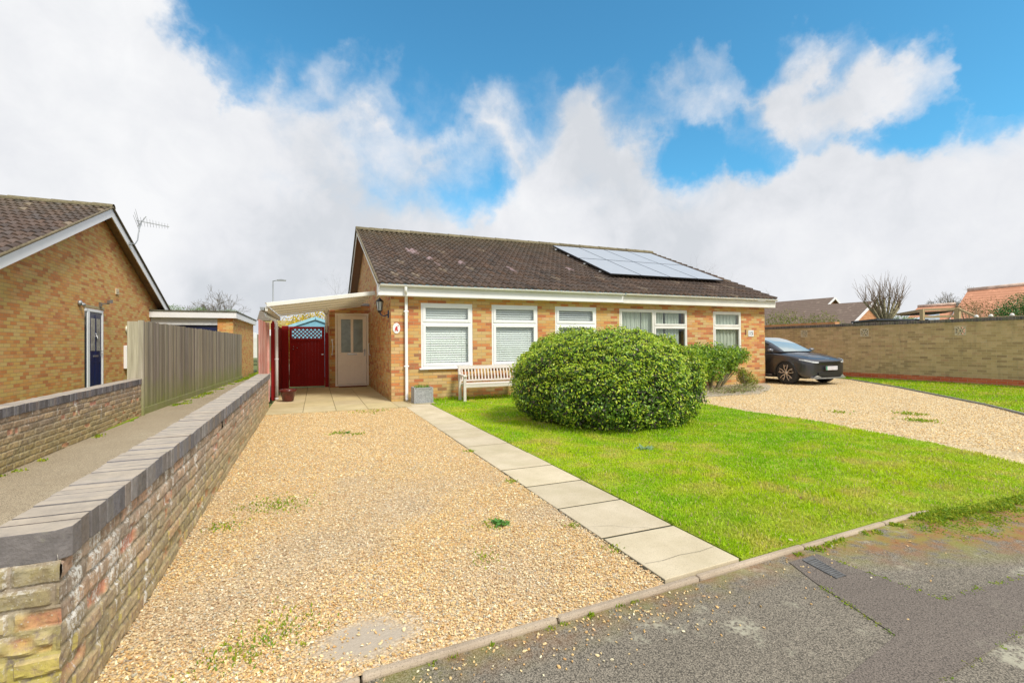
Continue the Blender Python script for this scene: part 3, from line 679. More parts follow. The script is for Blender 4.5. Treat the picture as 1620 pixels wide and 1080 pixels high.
# side extension holding the front door (set back)
DY = 16.10
b = MB(); b.box(.39, .56, DY, DY+.25, -.1, 2.62); b.box(.56, 1.58, DY, DY+.25, 2.37, 2.62); b.box(.56, 1.58, DY, DY+.25, -.1, .05); b.box(1.58, 1.608, DY, DY+.25, -.1, 2.62)
b.box(.39, .64, DY+.25, 21, -.1, 2.62); b.build('extension_wall', M['brick'], bung)
b = MB(); b.box(.36, 1.607, DY-.02, 21, 2.625, 2.70); b.build('extension_roof', M['galv'], bung)
b = MB(); z0, z1, x0, x1 = .05, 2.37, .56, 1.58
b.box(x0, x0+.06, DY-.01, DY+.07, z0, z1); b.box(x1-.06, x1, DY-.01, DY+.07, z0, z1); b.box(x0+.06, x1-.06, DY-.01, DY+.07, z1-.06, z1); b.box(x0+.06, x1-.06, DY-.03, DY+.07, z0, z0+.05)
a, c = x0+.07, x1-.07
b.box(a, a+.11, DY, DY+.05, z0+.06, z1-.07); b.box(c-.11, c, DY, DY+.05, z0+.06, z1-.07); b.box(a+.11, c-.11, DY, DY+.05, z1-.19, z1-.07)
b.box(a+.11, c-.11, DY, DY+.05, z0+.06, 1.12); m_ = (a+c)/2; b.box(m_-.04, m_+.04, DY, DY+.05, 1.12, z1-.19)
for (p, q) in ((a+.17, m_-.06), (m_+.06, c-.17)):
    for (r_, s_, t_, u_) in ((p, q, .30, .315), (p, q, .865, .88), (p, p+.012, .315, .865), (q-.012, q, .315, .865)): b.box(r_, s_, DY-.008, DY+.001, t_, u_)
door = b.build('front_door', M['cream'], bung, bevel=.004)
b = MB(); b.box(a+.11, m_-.04, DY+.02, DY+.03, 1.12, z1-.19); b.build('door_pane', M['glass_frost'], door)
b = MB(); b.box(m_+.04, c-.11, DY+.02, DY+.03, 1.12, z1-.19); b.build('door_pane', M['glass_frost'], door)
b = MB(); b.box(c-.075, c-.035, DY-.012, DY, 1.0, 1.22); b.tube([(c-.055, DY-.01, 1.17), (c-.055, DY-.05, 1.17), (c-.17, DY-.055, 1.17)], .010, 8); b.build('handle', M['metal'], door)
b = MB(); b.box(m_-.15, m_+.15, DY-.012, DY, 1.04, 1.095); b.build('letter_slot', M['metal'], door, bevel=.003)
b = MB()
b.tube([(.47, DY-.01, 1.52), (.47, DY-.05, 1.50), (.49, DY-.06, 1.28), (.47, DY-.05, 1.08), (.47, DY-.01, 1.06)], .016, 8)
for z in (1.52, 1.06): b.lathe([(.03, 0), (.03, -.012), (.0, -.014)], (.47, DY, z), 12, axis='Y')
b.build('grab_rail', M['white'], bung)
b = MB(); b.tube([(1.60, DY-.03, 1.4), (1.57, DY-.08, 1.38), (1.56, DY-.3, 1.05), (1.60, DY-.34, 1.03)], .014, 8); b.build('grab_rail', M['white'], bung)
b = MB(); b.box(.66, 1.5, DY-.26, DY-.032, .022, .05); tag(b.build('door_mat', simple('brown_doormat', (.17, .06, .03), .95, var=.3, scale=30)), 'brown mat lying below the cream front door', 'doormat')
b = MB(); b.box(.27, .34, 16.0, 16.06, 1.75, 2.35); b.lathe([(.05, 0), (.075, .03), (.075, .16), (.06, .17)], (.30, 15.98, 2.33), 12); b.tube([(.30, 15.98, 2.35), (.30, 15.98, 1.75)], .035, 8); b.build('hopper_pipe', M['white_dirty'], bung)

# solar panels in two rows of four
def rp(x, t, off):   # point above the front slope, t 0 at eaves 1 at ridge
    y = EY+(RY-EY)*t; z = EZ+slope*(y-EY); n_ = Vector((0, -slope, 1)).normalized(); return Vector((x, y, z))+n_*off
t0, t1 = (12.42-EY)/(RY-EY), (16.27-EY)/(RY-EY); X0 = 8.40; W_ = 1.155; hm = (t0+t1)/2
for i in range(4):
    for (ta, tb) in ((t0, hm-.001), (hm+.003, t1)):
        xa, xb = X0+i*W_+.004, X0+(i+1)*W_-.006
        P = [rp(xa, ta, .12), rp(xb, ta, .12), rp(xb, tb, .12), rp(xa, tb, .12)]; Q = [rp(xa, ta, .16), rp(xb, ta, .16), rp(xb, tb, .16), rp(xa, tb, .16)]
        b = MB(); b.add(P+Q, [(3, 2, 1, 0), (4, 5, 6, 7), (0, 1, 5, 4), (1, 2, 6, 5), (2, 3, 7, 6), (3, 0, 4, 7)])
        o = b.build('solar_panel', M['black'], bung)
        e_ = .018; dt = e_/6.7
        b = MB(); b.add([rp(xa+e_, ta+dt, .1625), rp(xb-e_, ta+dt, .1625), rp(xb-e_, tb-dt, .1625), rp(xa+e_, tb-dt, .1625)], [(0, 1, 2, 3)]); b.build('cells', M['solar'], o)
b = MB()
for tt in (t0+.08, hm-.08, hm+.1, t1-.06): b.bar(rp(X0-.09, tt, .085), rp(X0+4*W_+.09, tt, .085), .045, .045)
b.build('panel_rail', M['metal'], bung)

# ------------------------------------------------------------------ lean-to canopy
cn = thing('canopy', (-.9, 12.9, 0), 'white framed lean-to canopy over the entrance patio, sloping down from the house', 'canopy')
CX0, CZ0, CX1, CZ1, CY0, CY1 = -1.02, 2.22, 1.33, 2.56, 11.9, 16.05
b = MB(); b.bar((CX0, CY0, CZ0+.035), (CX1, CY0, CZ1+.035), .05, .095); b.build('front_beam', M['white_dirty'], cn, bevel=.01)
b = MB()
for yy in (12.6, 13.4, 14.3, 15.2, 15.95): b.bar((CX0, yy, CZ0+.040), (CX1, yy, CZ1+.040), .06, .035)
b.box(CX0-.03, CX0+.02, CY0+.03, CY1, CZ0-.10, CZ0); b.build('rafters', M['white_dirty'], cn)
n = 200; Y_ = np.linspace(CY0+.02, CY1, n); zz = .012*np.sin(Y_*2*np.pi/.076*.5)
V = np.concatenate([np.stack([np.full(n, CX0-.03), Y_, CZ0+.075+zz], 1), np.stack([np.full(n, CX1), Y_, CZ1+.075+zz], 1)]); i = np.arange(n-1)
poly, pt, pb = newmat('aged_polycarbonate'); pb.inputs['Base Color'].default_value = (.50, .42, .28, 1); pb.inputs['Roughness'].default_value = .4
tr = pt.nodes.new('ShaderNodeBsdfTranslucent'); tr.inputs[0].default_value = (.50, .41, .25, 1); mx = pt.nodes.new('ShaderNodeMixShader'); mx.inputs[0].default_value = .7
pt.links.new(pb.outputs[0], mx.inputs[1]); pt.links.new(tr.outputs[0], mx.inputs[2]); pt.links.new(mx.outputs[0], pt.nodes['Material Output'].inputs[0])
mesh_np('roof_sheet', V, np.stack([i, i+1, n+i+1, n+i], 1), poly, cn, smooth=True)
b = MB(); b.prism([(-1.06, CZ0-.02), (-1.155, CZ0-.02), (-1.145, CZ0-.085), (-1.07, CZ0-.085)], 'Y', CY0, CY1+.1); b.build('gutter', M['galv'], cn)
b = MB(); b.tube([(-1.12, 12.88, CZ0-.08), (-1.10, 12.88, CZ0-.17), (-.92, 12.88, CZ0-.26), (-.89, 12.88, CZ0-.36), (-.89, 12.88, .02)], .038, 10)
for z in (.05, 1.0, 1.75): b.lathe([(.045, 0), (.045, .03)], (-.89, 12.88, z), 12)
b.build('post', M['white'], cn)

# ------------------------------------------------------------------ red gate and red fences
gt = thing('garden_gate', (-.25, 16.5, 0), 'dark red wooden side gate with diagonal lattice along its top', 'gate')
GY = 16.45
b = MB(); b.color((1, 1, 1)); b.box(-.78, -.70, GY-.03, GY+.04, .06, 1.95); b.box(.17, .25, GY-.03, GY+.04, .06, 1.95); b.box(-.70, .17, GY-.03, GY+.04, 1.88, 1.95); b.box(-.70, .17, GY-.03, GY+.04, 1.50, 1.58); b.box(-.70, .17, GY-.03, GY+.04, .06, .14)
b.build('frame', M['redwood'], gt, bevel=.004)
b = MB()
for k in range(9):
    g = rnd.uniform(.9, 1.1); b.color((g, g, g)); xa = -.70+k*.0967; b.box(xa+.0003, xa+.0964, GY, GY+.02, .10, 1.50)
b.build('panel', M['redwood'], gt, bevel=.001)
b = MB(); b.color((.9, .9, .9))
for k in range(-3, 9):
    for s in (1, -1):
        x_a = -.70+k*.116; z_a, z_b = 1.58, 1.88
        xa, xb = (x_a, x_a+.30) if s == 1 else (x_a+.30, x_a)
        # clip to the opening
        def P(t): return (xa+(xb-xa)*t, z_a+(z_b-z_a)*t)
        ts = [t for t in np.linspace(0, 1, 25) if -.70 <= P(t)[0] <= .17]
        if len(ts) < 3: continue
        p, q = P(ts[0]), P(ts[-1]); b.bar((p[0], GY+(.006 if s == 1 else -.006), p[1]), (q[0], GY+(.006 if s == 1 else -.006), q[1]), .008, .030)
b.build('lattice', M['redwood'], gt)
b = MB(); b.box(.16, .22, GY-.045, GY-.03, 1.05, 1.08); b.build('latch', M['metal'], gt)
for (x_, z_) in ((-.66, 1.32), (-.66, 1.24), (-.55, 1.28)): b = MB(); b.lathe([(.014, 0), (.014, -.012), (0, -.014)], (x_, GY-.0305, z_), 8, axis='Y'); b.build('screw_cap', M['metal'], gt)
b = MB(); b.color((1, 1, 1)); b.box(.26, .375, GY-.06, GY+.06, 0, 1.98); b.build('gate_post', M['redwood'], gt, bevel=.006)
b = MB(); b.color((1, 1, 1)); b.box(-.99, -.79, GY-.06, GY+.06, 0, 1.97); b.build('gate_post', M['redwood'], gt, bevel=.006)
rfn = thing('side_fence', (-1, 14.7, 0), 'dark red boarded fence closing the left side of the patio beside the gate', 'fence')
b = MB(); y = 13.05
while y < 16.45:
    g = rnd.uniform(.75, 1.15); b.color((g, g, g)); b.box(-1.03+rnd.uniform(0, .006), -1.0+rnd.uniform(0, .01), y, y+.138, .02, 1.90+rnd.uniform(-.005, .01)); y += .142
b.build('boards', M['redwood'], rfn)
b = MB(); b.color((1.1, 1.1, 1.1)); b.box(-1.0, -.92, 13.0, 13.08, 0, 1.95); b.build('post', M['redwood'], rfn)
rf2 = thing('faded_fence_panel', (-1.05, 12.1, 0), 'sun bleached red fence panel standing at the far end of the low brick wall', 'fence')
b = MB(); y = 11.06
while y < 12.9:
    g = rnd.uniform(.85, 1.15); b.color((g, g, g)); b.box(-1.10, -1.07+rnd.uniform(0, .01), y, y+.15, .02, 1.88); y += .154
b.color((1.2, 1.3, 1.3)); b.box(-1.065, -1.02, 12.55, 12.62, .02, 1.89); b.build('boards', M['redfaded'], rf2)

# ------------------------------------------------------------------ near brick walls (old, spalled)
def old_wall_mat():
    m, t, b = newmat('old_spalled_brick'); p = pos(t); a = t.nodes.new('ShaderNodeAttribute'); a.attribute_name = 'Col'
    sx = t.nodes.new('ShaderNodeSeparateXYZ'); t.links.new(p, sx.inputs[0]); z = sx.outputs[2]; y = sx.outputs[1]
    n1 = noise(t, p, 35, 6, .65)
    c = mixc(t, 1., a.outputs['Color'], ramp(t, n1, [(.3, (.62, .62, .62)), (.7, (1.3, 1.3, 1.3))]), 'MULTIPLY')
    gr = mrange(t, noise(t, p, 7, 6, .7), .46, .62)       # grime over the brick
    c = mixc(t, math_n(t, 'MULTIPLY', gr, .55), c, (.27, .21, .14))
    yl = math_n(t, 'MULTIPLY', mrange(t, math_n(t, 'ADD', z, math_n(t, 'MULTIPLY', noise(t, p, 4, 6, .7), .5)), .74, .40), mrange(t, n1, .35, .5))
    ge = t.nodes.new('ShaderNodeNewGeometry'); se = t.nodes.new('ShaderNodeSeparateXYZ'); t.links.new(ge.outputs['Normal'], se.inputs[0])
    yl = math_n(t, 'MULTIPLY', yl, mrange(t, se.outputs[1], -.85, -.5, 1., .30))
    c = mixc(t, math_n(t, 'MULTIPLY', yl, .80), c, mixc(t, noise(t, p, 12, 4), (.56, .45, .06), (.42, .40, .03)))
    # lime bloom running down from under the coping, strongest near the pier
    st = noise(t, scalev(t, p, (9, 9, 2.2)), 1., 7, .75)
    hz = mrange(t, z, .18, .62)
    ny = mrange(t, y, 5.8, 2.2)
    k = mrange(t, math_n(t, 'ADD', st, math_n(t, 'ADD', math_n(t, 'MULTIPLY', hz, .09), math_n(t, 'MULTIPLY', ny, .07))), .635, .70)
    k = math_n(t, 'MULTIPLY', k, mrange(t, noise(t, p, 75, 4, .7), .44, .52))
    gn = t.nodes.new('ShaderNodeNewGeometry'); sn = t.nodes.new('ShaderNodeSeparateXYZ'); t.links.new(gn.outputs['Normal'], sn.inputs[0])
    k = math_n(t, 'MULTIPLY', k, mrange(t, sn.outputs[1], -.85, -.5, .12, 1.))
    c = mixc(t, math_n(t, 'MULTIPLY', k, .95), c, (.74, .72, .66))
    sp = mrange(t, noise(t, p, 120, 2, .5), .66, .70)
    c = mixc(t, math_n(t, 'MULTIPLY', sp, .7), c, (.62, .60, .50))
    t.links.new(c, b.inputs['Base Color']); b.inputs['Roughness'].default_value = .9
    bump(t, b, noise(t, p, 70, 6, .7), .8, .006); return m
M['oldbrick'] = old_wall_mat()
def value_noise(u, v, s, seed):
    r = np.random.default_rng(seed); G_ = r.random((64, 64)); x = u*s; y = v*s
    x0 = np.floor(x).astype(int); y0 = np.floor(y).astype(int); fx = x-x0; fy = y-y0; fx = fx*fx*(3-2*fx); fy = fy*fy*(3-2*fy)
    g = lambda i, j: G_[i % 64, j % 64]
    return (g(x0, y0)*(1-fx)+g(x0+1, y0)*fx)*(1-fy)+(g(x0, y0+1)*(1-fx)+g(x0+1, y0+1)*fx)*fy
def brick_relief(A, B, z0, z1f, du, name, parent, seed, depth=.016, palette=None, outn=None):
    """a displaced brick face from plan point A to plan point B"""
    A = np.array(A); B = np.array(B); Ln = np.linalg.norm(B-A); d = (B-A)/Ln; n_ = np.array([d[1], -d[0]]) if outn is None else np.array(outn)
    nu = int(Ln/du)+1; dv = .009; nv = int((z1f-z0)/dv)+1
    u, v = np.meshgrid(np.linspace(0, Ln, nu), np.linspace(z0, z1f, nv), indexing='ij')
    row = np.floor((v+.3)/.075).astype(int); uo = u+(row % 2)*.1125
    bi = np.floor(uo/.225).astype(int); fu = uo/.225-bi; fv = (v+.3)/.075-row
    eu = np.minimum(fu, 1-fu)*.225; ev = np.minimum(fv, 1-fv)*.075
    er = value_noise(u, v, 22, seed+7); edge = np.clip((np.minimum(eu, ev)-.003-.010*np.clip(er-.35, 0, 1))/.010, 0, 1); edge = edge*edge*(3-2*edge)
    r = np.random.default_rng(seed); H1 = r.random((97, 61)); H2 = r.random((97, 61)); H3 = r.random((97, 61))
    h1 = H1[bi % 97, row % 61]; h2 = H2[bi % 97, row % 61]; h3 = H3[bi % 97, row % 61]
    spall = (h2 > .86)
    rough = value_noise(u, v, 28, seed+1)*.6+value_noise(u, v, 70, seed+2)*.4
    sp_m = spall*np.clip((value_noise(u, v, 14, seed+3)-.30)*5, 0, 1)
    hgt = edge*(depth*.30+h1*depth*.28)+rough*.008+value_noise(u, v, 9, seed+8)*.008-sp_m*edge*depth*(.8)
    base = np.array([(.43, .30, .21), (.47, .33, .23), (.45, .34, .25), (.37, .27, .20), (.50, .32, .22), (.32, .25, .19)]) if palette is None else np.array(palette)
    c = base[(h3*len(base)).astype(int).clip(0, len(base)-1)]
    c = c*(.85+.3*h1[..., None])
    red = np.array((.52, .22, .15))*(.8+.4*rough[..., None])
    c = c*(1-(sp_m*edge)[..., None])+red*(sp_m*edge)[..., None]
    mort = np.array((.33, .27, .20)); c = c*edge[..., None]+mort*(1-edge[..., None])
    P = np.zeros((nu, nv, 3)); P[..., 0] = A[0]+d[0]*u+n_[0]*hgt; P[..., 1] = A[1]+d[1]*u+n_[1]*hgt; P[..., 2] = v
    idx = np.arange(nu*nv).reshape(nu, nv); F = np.stack([idx[:-1, :-1], idx[1:, :-1], idx[1:, 1:], idx[:-1, 1:]], -1).reshape(-1, 4)
    return P.reshape(-1, 3), F, c.reshape(-1, 3)
def join(parts):
    V = []; F = []; C_ = []; b_ = 0
    for v, f, c in parts: V.append(v); F.append(f+b_); C_.append(c); b_ += len(v)
    return np.concatenate(V), np.concatenate(F), np.concatenate(C_)
def boxq(x0, x1, y0, y1, z0, z1, c):
    V = np.array([(x0,y0,z0),(x1,y0,z0),(x1,y1,z0),(x0,y1,z0),(x0,y0,z1),(x1,y0,z1),(x1,y1,z1),(x0,y1,z1)]); F = np.array([(0,3,2,1),(4,5,6,7),(0,1,5,4),(1,2,6,5),(2,3,7,6),(3,0,4,7)])
    return V, F, np.tile(np.array(c), (8, 1))
def coping_run(A, B, z, width, name, parent, side, seed, h=.103, first=True, cols=((.19, .18, .19), (.155, .15, .165), (.22, .205, .20), (.17, .155, .15), (.20, .17, .15))):
    """brick-on-edge coping; A,B = plan line of the outer face; side = unit vector from outer to inner face"""
    r = random.Random(seed); A = Vector((*A, 0)); B = Vector((*B, 0)); d = (B-A).normalized(); Ln = (B-A).length; s = Vector((*side, 0))
    b = MB(); u = 0.
    while u < Ln-.03:
        wd = .066+r.uniform(-.003, .003)
        if u == 0 and first: wd = .105
        c = r.choice(cols); g = r.uniform(.85, 1.2); b.color(tuple(x*g for x in c))
        zt = z(u)+r.uniform(-.0025, .0025); o = r.uniform(-.004, .004); e = r.uniform(-.004, .004)
        p0 = A+d*u+s*o; p1 = A+d*(u+wd)+s*o; p2 = p1+s*(width+e); p3 = p0+s*(width+e)
        zb = zt-h
        if u == 0 and first:   # chamfered end brick
            pc = A+d*.035+s*o; pe = A+s*(o+.035)
            pl = [pe, pc, p1, p2, p3]
        else: pl = [p0, p1, p2, p3]
        k = len(pl); b.add([(q.x, q.y, zb) for q in pl]+[(q.x, q.y, zt) for q in pl], [tuple(range(k))[::-1], tuple(range(k, 2*k))]+[(i, (i+1) % k, k+(i+1) % k, k+i) for i in range(k)])
        u += wd+.009
    # mortar bed just inside the bricks
    b.color((.34, .32, .28)); q0 = A+d*.04+s*.006; q1 = B+s*.006; q2 = q1+s*(width-.012); q3 = q0+s*(width-.012)
    zl = [z(.04), z(Ln), z(Ln), z(.04)]
    P = [q0, q1, q2, q3]; b.add([(q.x, q.y, zz-h+.004) for q, zz in zip(P, zl)]+[(q.x, q.y, zz-.006) for q, zz in zip(P, zl)], [(3, 2, 1, 0), (4, 5, 6, 7), (0, 1, 5, 4), (1, 2, 6, 5), (2, 3, 7, 6), (3, 0, 4, 7)])
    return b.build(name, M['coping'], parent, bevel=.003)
# right-hand low wall between alley and gravel drive
wl = thing('garden_wall', (-.95, 6.5, 0), 'low spalled brick wall with blue brick coping between the gravel drive and the alley path', 'wall')
A0, B0 = (-.785, 2.08), (-.905, 11.05)
parts = []
mid = (A0[0]+(B0[0]-A0[0])*.36, A0[1]+(B0[1]-A0[1])*.36)
zt1 = .60; zt2 = .655
off = -.024
A1 = (A0[0]+off, A0[1]); B1 = (B0[0]+off, B0[1]); m1 = (mid[0]+off, mid[1])
A1 = (A1[0], 2.046); parts.append(brick_relief(A1, m1, -.06, .62, .009, '', None, 3, depth=.020)); parts.append(brick_relief(m1, B1, -.06, .66, .02, '', None, 5, depth=.018))
ye = [(.50, .38, .20), (.46, .36, .16), (.52, .42, .26), (.36, .30, .14)]
v, f, c = brick_relief((-1.03, 2.055), (-.785+off+.020, 2.052), -.06, .60, .007, '', None, 11, depth=.026, palette=ye, outn=(0, -1))
parts.append((v, f, c))
V, F, Cc = join(parts)
body = mesh_np('brickwork', V, F, M['oldbrick'], wl, colr=Cc, smooth=False)
b = MB(); b.color((.3, .24, .18))
b.prism([(-1.03, 2.075), (A1[0], 2.085), (B1[0], 11.05), (-1.13, 11.05)], 'Z', -.06, .60); b.build('wall_core', M['oldbrick'], wl)
zc = lambda u: .70+.0062*u
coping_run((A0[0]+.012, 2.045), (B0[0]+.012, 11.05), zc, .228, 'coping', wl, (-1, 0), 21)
# left alley wall
w2 = thing('boundary_wall', (-3.1, 4, 0), 'low old brick wall with dark coping in front of the left bungalow', 'wall')
A2, B2 = (-2.93, 1.0), (-3.15, 11.25)
V, F, Cc = join([brick_relief(A2, B2, -.06, .62, .018, '', None, 31, depth=.018, palette=[(.30, .20, .12), (.38, .26, .16), (.26, .19, .13), (.42, .30, .17)])])
mesh_np('brickwork', V, F, M['oldbrick'], w2, colr=Cc)
b = MB(); b.color((.3, .24, .18)); b.prism([(-3.18, 1.0), (-2.94, 1.0), (-3.16, 11.25), (-3.39, 11.25)], 'Z', -.06, .60); b.build('wall_core', M['oldbrick'], w2)
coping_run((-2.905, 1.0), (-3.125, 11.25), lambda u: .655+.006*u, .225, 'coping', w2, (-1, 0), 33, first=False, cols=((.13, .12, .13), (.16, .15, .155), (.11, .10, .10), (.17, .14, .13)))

# ------------------------------------------------------------------ timber fences by the alley
def board_fence(name, pts, z0, zf, label, group=None, w_=.098, wood='fence'):
    f_ = thing(name, (pts[0][0], pts[0][1], 0), label, 'fence', group); b = MB()
    for (p, q) in zip(pts, pts[1:]):
        p = Vector((*p, 0)); q = Vector((*q, 0)); d = (q-p).normalized(); n_ = Vector((d.y, -d.x, 0)); u = 0; Ln = (q-p).length
        while u < Ln-.02:
            g = rnd.uniform(.62, 1.2); b.color((g, g*rnd.uniform(.95, 1.02), g*rnd.uniform(.86, 1.02)))
            zt = zf+rnd.uniform(-.014, .016); o = n_*rnd.uniform(.0, .009); t_ = n_*-.018
            a = p+d*u+o; c = p+d*min(u+w_-.003, Ln)+o-n_*.002; a2, c2 = a+t_, c+t_
            b.add([(a.x, a.y, z0), (c.x, c.y, z0), (c2.x, c2.y, z0), (a2.x, a2.y, z0), (a.x, a.y, zt), (c.x, c.y, zt), (c2.x, c2.y, zt), (a2.x, a2.y, zt)],
                  [(3, 2, 1, 0), (4, 5, 6, 7), (0, 1, 5, 4), (1, 2, 6, 5), (2, 3, 7, 6), (3, 0, 4, 7)]); u += w_
    b.build('boards', M[wood], f_); return f_
F1 = [(-3.17, 11.32), (-3.08, 15), (-2.96, 19), (-2.87, 22.6)]
fa = board_fence('timber_fence', F1, .10, 1.84, 'tall weathered grey board fence running beside the alley path')
b = MB(); b.color((1.1, 1.1, 1.1))
for (p, q) in zip(F1, F1[1:]): b.bar((p[0]+.015, p[1], .06), (q[0]+.015, q[1], .06), .03, .14)
b.build('gravel_board', M['fence'], fa)
b = MB(); b.color((1.35, 1.35, 1.3)); b.box(-3.36, -3.185, 11.27, 11.31, .1, 1.83); b.color((1.2, 1.2, 1.2)); b.box(-3.185, -3.10, 11.26, 11.33, .0, 1.85); b.build('end_panel', M['fence'], fa)
board_fence('timber_fence', [(-2.85, 28.2), (-2.95, 31), (-2.0, 33.5)], 0, 2.0, 'farther short grey board fence at the far end of the alley beyond the garage')

# ------------------------------------------------------------------ left bungalow
lb = thing('bungalow', (-10, 17, 0), 'orange brick bungalow gable end with navy door at the left edge', 'bungalow')
LX, LW = -5.40, -5.70
LRY, LRZ, LEY, LEZ = 16.95, 5.34, 11.0, 2.73
LBY = 2*LRY-LEY; ls = (LRZ-LEZ)/(LRY-LEY)
def lroof(y): return LEZ+ls*(y-LEY) if y < LRY else LRZ-ls*(y-LRY)
b = MB(); ya, yb = LEY+.35, LBY-.35; d0, d1, dz = 16.03, 17.23, 2.40
x0_, x1_ = LW-.25, LW
b.prism([(ya, -.1), (d0, -.1), (d0, lroof(d0)-.12), (ya, lroof(ya)-.12)], 'X', x0_, x1_)
b.prism([(d0, dz), (d1, dz), (d1, lroof(d1)-.12), (LRY, LRZ-.12), (d0, lroof(d0)-.12)], 'X', x0_, x1_)
b.prism([(d1, -.1), (yb, -.1), (yb, lroof(yb)-.12), (d1, lroof(d1)-.12)], 'X', x0_, x1_)
b.box(-18, x0_, ya, ya+.25, -.1, 2.6); b.box(-18, x0_, yb-.25, yb, -.1, 2.6); b.build('wall', M['brick_left'], lb)
b = MB(); b.box(-7.2, -7.1, 14.5, 18.5, 0, 2.6); b.box(-7.2, x0_, 15.8, 15.85, 0, 2.6); b.box(-7.2, x0_, 17.4, 17.45, 0, 2.6); b.box(-7.2, x0_, 14.5, 18.5, 2.5, 2.6); b.build('hall_lining', M['interior'], lb)
M['tile_l'] = M['tile']
tile_slope('roof', lb, -18, LX+.02, LEY, LEZ, LRY, LRZ, base=(.098, .068, .054), mossy=.2)
tile_slope('roof', lb, -18, LX+.02, LBY, LEZ, LRY, LRZ, step=3, base=(.098, .068, .054))
ridge_caps(lb, -18, LX+.03, LRY, LRZ+.045, M['tile'])
b = MB(); b.prism([(LEY+.05, LEZ-.03), (LRY, LRZ-.03), (LBY-.05, LEZ-.03), (LBY-.05, LEZ-.07), (LRY, LRZ-.07), (LEY+.05, LEZ-.07)], 'X', -18, LX-.01)
b.build('soffit', M['soffit'], lb)
b = MB(); b.tube([(LX+.02, LEY, LEZ+.01), (LX+.02, LRY, LRZ+.02), (LX+.02, LBY, LEZ+.01)], .032, 6); b.build('verge', M['verge'], lb)
b = MB(); D = .24
for s in (1, -1):
    y0, y1 = (LEY, LRY) if s == 1 else (LBY, LRY)
    b.prism([(y0, LEZ-.02), (y1, LRZ-.02), (y1, LRZ-.02-D), (y0, LEZ-.02-D)], 'X', LX-.025, LX)
b.box(LX-.28, LX+.0, LBY-.20, LBY+.02, LEZ-.30, LEZ-.14)
b.build('bargeboard', M['white'], lb)
# navy door in white frame
fx = LW+.01
b = MB(); b.box(LW-.05, LW-.02, d0, d0+.04, .15, dz); b.box(LW-.05, fx, 16.20, 16.34, .15, dz); b.box(LW-.05, fx, d1-.07, d1, .15, dz); b.box(LW-.05, fx, d0+.04, 16.22, dz-.08, dz); b.box(LW-.05, fx, 16.34, d1-.07, dz-.08, dz); b.box(LW-.05, fx, d0, d1, -.05, .15)
dl = b.build('door_frame', M['white'], lb, bevel=.004)
b = MB(); b.box(LW-.03, LW-.008, d0+.02, 16.20, .15, dz-.08); b.build('side_pane', simple('dark_side_pane', (.03, .04, .04), .1), dl)
b = MB(); b.box(LW-.045, LW-.01, 16.36, 17.14, .16, dz-.09)
dr = b.build('door', M['navy'], lb)
b = MB()
for (p, q, r_, s_) in ((16.46, 16.70, 1.25, 2.15), (16.80, 17.04, 1.25, 2.15)):
    b.box(LW-.011, LW-.003, p, q, r_, s_)
b.build('door_pane', M['lead'], dr)
b = MB()
for (p, q, r_, s_) in ((16.44, 16.72, .28, .95), (16.78, 17.06, .28, .95)):
    b.box(LW-.011, LW+.0, p, q, r_, r_+.03); b.box(LW-.011, LW+.0, p, q, s_-.03, s_); b.box(LW-.011, LW+.0, p, p+.03, r_+.03, s_-.03); b.box(LW-.011, LW+.0, q-.03, q, r_+.03, s_-.03)
b.box(LW-.011, LW+.001, 16.715, 16.785, .2, 2.25)
b.build('moulding', M['navy'], dr)
b = MB(); b.box(LW-.01, LW+.004, 16.60, 16.90, 1.08, 1.13); b.build('letter_slot', M['metal'], dr)
b = MB(); b.lathe([(.02, 0), (.02, .015), (0, .02)], (LW-.002, 16.75, 1.72), 10, axis='X'); b.tube([(LW+.01, 16.72, 1.70), (LW+.025, 16.715, 1.62), (LW+.02, 16.75, 1.56), (LW+.025, 16.785, 1.62), (LW+.01, 16.78, 1.70)], .008, 6); b.build('knocker', M['metal'], dr)
b = MB(); b.box(LW-.01, LW+.004, 17.07, 17.10, 1.1, 1.32); b.tube([(LW+.0, 17.085, 1.25), (LW+.05, 17.085, 1.25), (LW+.055, 16.98, 1.25)], .009, 6); b.build('handle', M['metal'], dr)
b = MB(); b.box(LW, LW+.012, 15.95, 17.3, 2.42, 2.50); b.build('lintel', simple('buff_lintel', (.45, .36, .2), .8), lb)
# fittings on the left gable
def fit(name, mb, mat, label, cat, bevel=0, group=None): return tag(mb.build(name, mat, bevel=bevel), label, cat, group)
b = MB(); b.box(LW, LW+.03, 18.12, 18.36, 2.98, 3.16); b.box(LW+.03, LW+.038, 18.15, 18.33, 3.03, 3.04); b.box(LW+.03, LW+.038, 18.15, 18.33, 3.08, 3.09); fit('air_vent', b, simple('cream_vent', (.66, .55, .36), .6), 'small square cream air vent on the orange gable, right of the navy door', 'vent', .004)
b = MB(); b.box(LW, LW+.09, 18.80, 19.28, .66, 1.40); fit('meter_box', b, M['white'], 'white meter box on the orange gable beside the end of the grey fence', 'meter box', .012)
b = MB(); b.lathe([(.0, .0), (.07, .005), (.075, .05), (.0, .09)], (LW, 15.70, 2.50), 14, axis='X'); b.lathe([(.05, .09), (.03, .14), (0, .15)], (LW, 15.70, 2.46), 12, axis='X'); fit('security_light', b, M['galv'], 'round grey wall light left of the navy door head', 'wall light')
b = MB(); b.box(LW, LW+.05, 16.93, 17.03, 2.50, 2.62); b.bar((LW+.04, 16.98, 2.58), (LW+.22, 17.02, 2.60), .05, .04); b.prism([(16.90, 2.60), (17.14, 2.62), (17.14, 2.72), (16.90, 2.68)], 'X', LW+.20, LW+.26); fit('floodlight', b, simple('bronze_floodlight', (.20, .17, .14), .4, metal=.4), 'dark floodlight mounted above the navy door', 'floodlight')
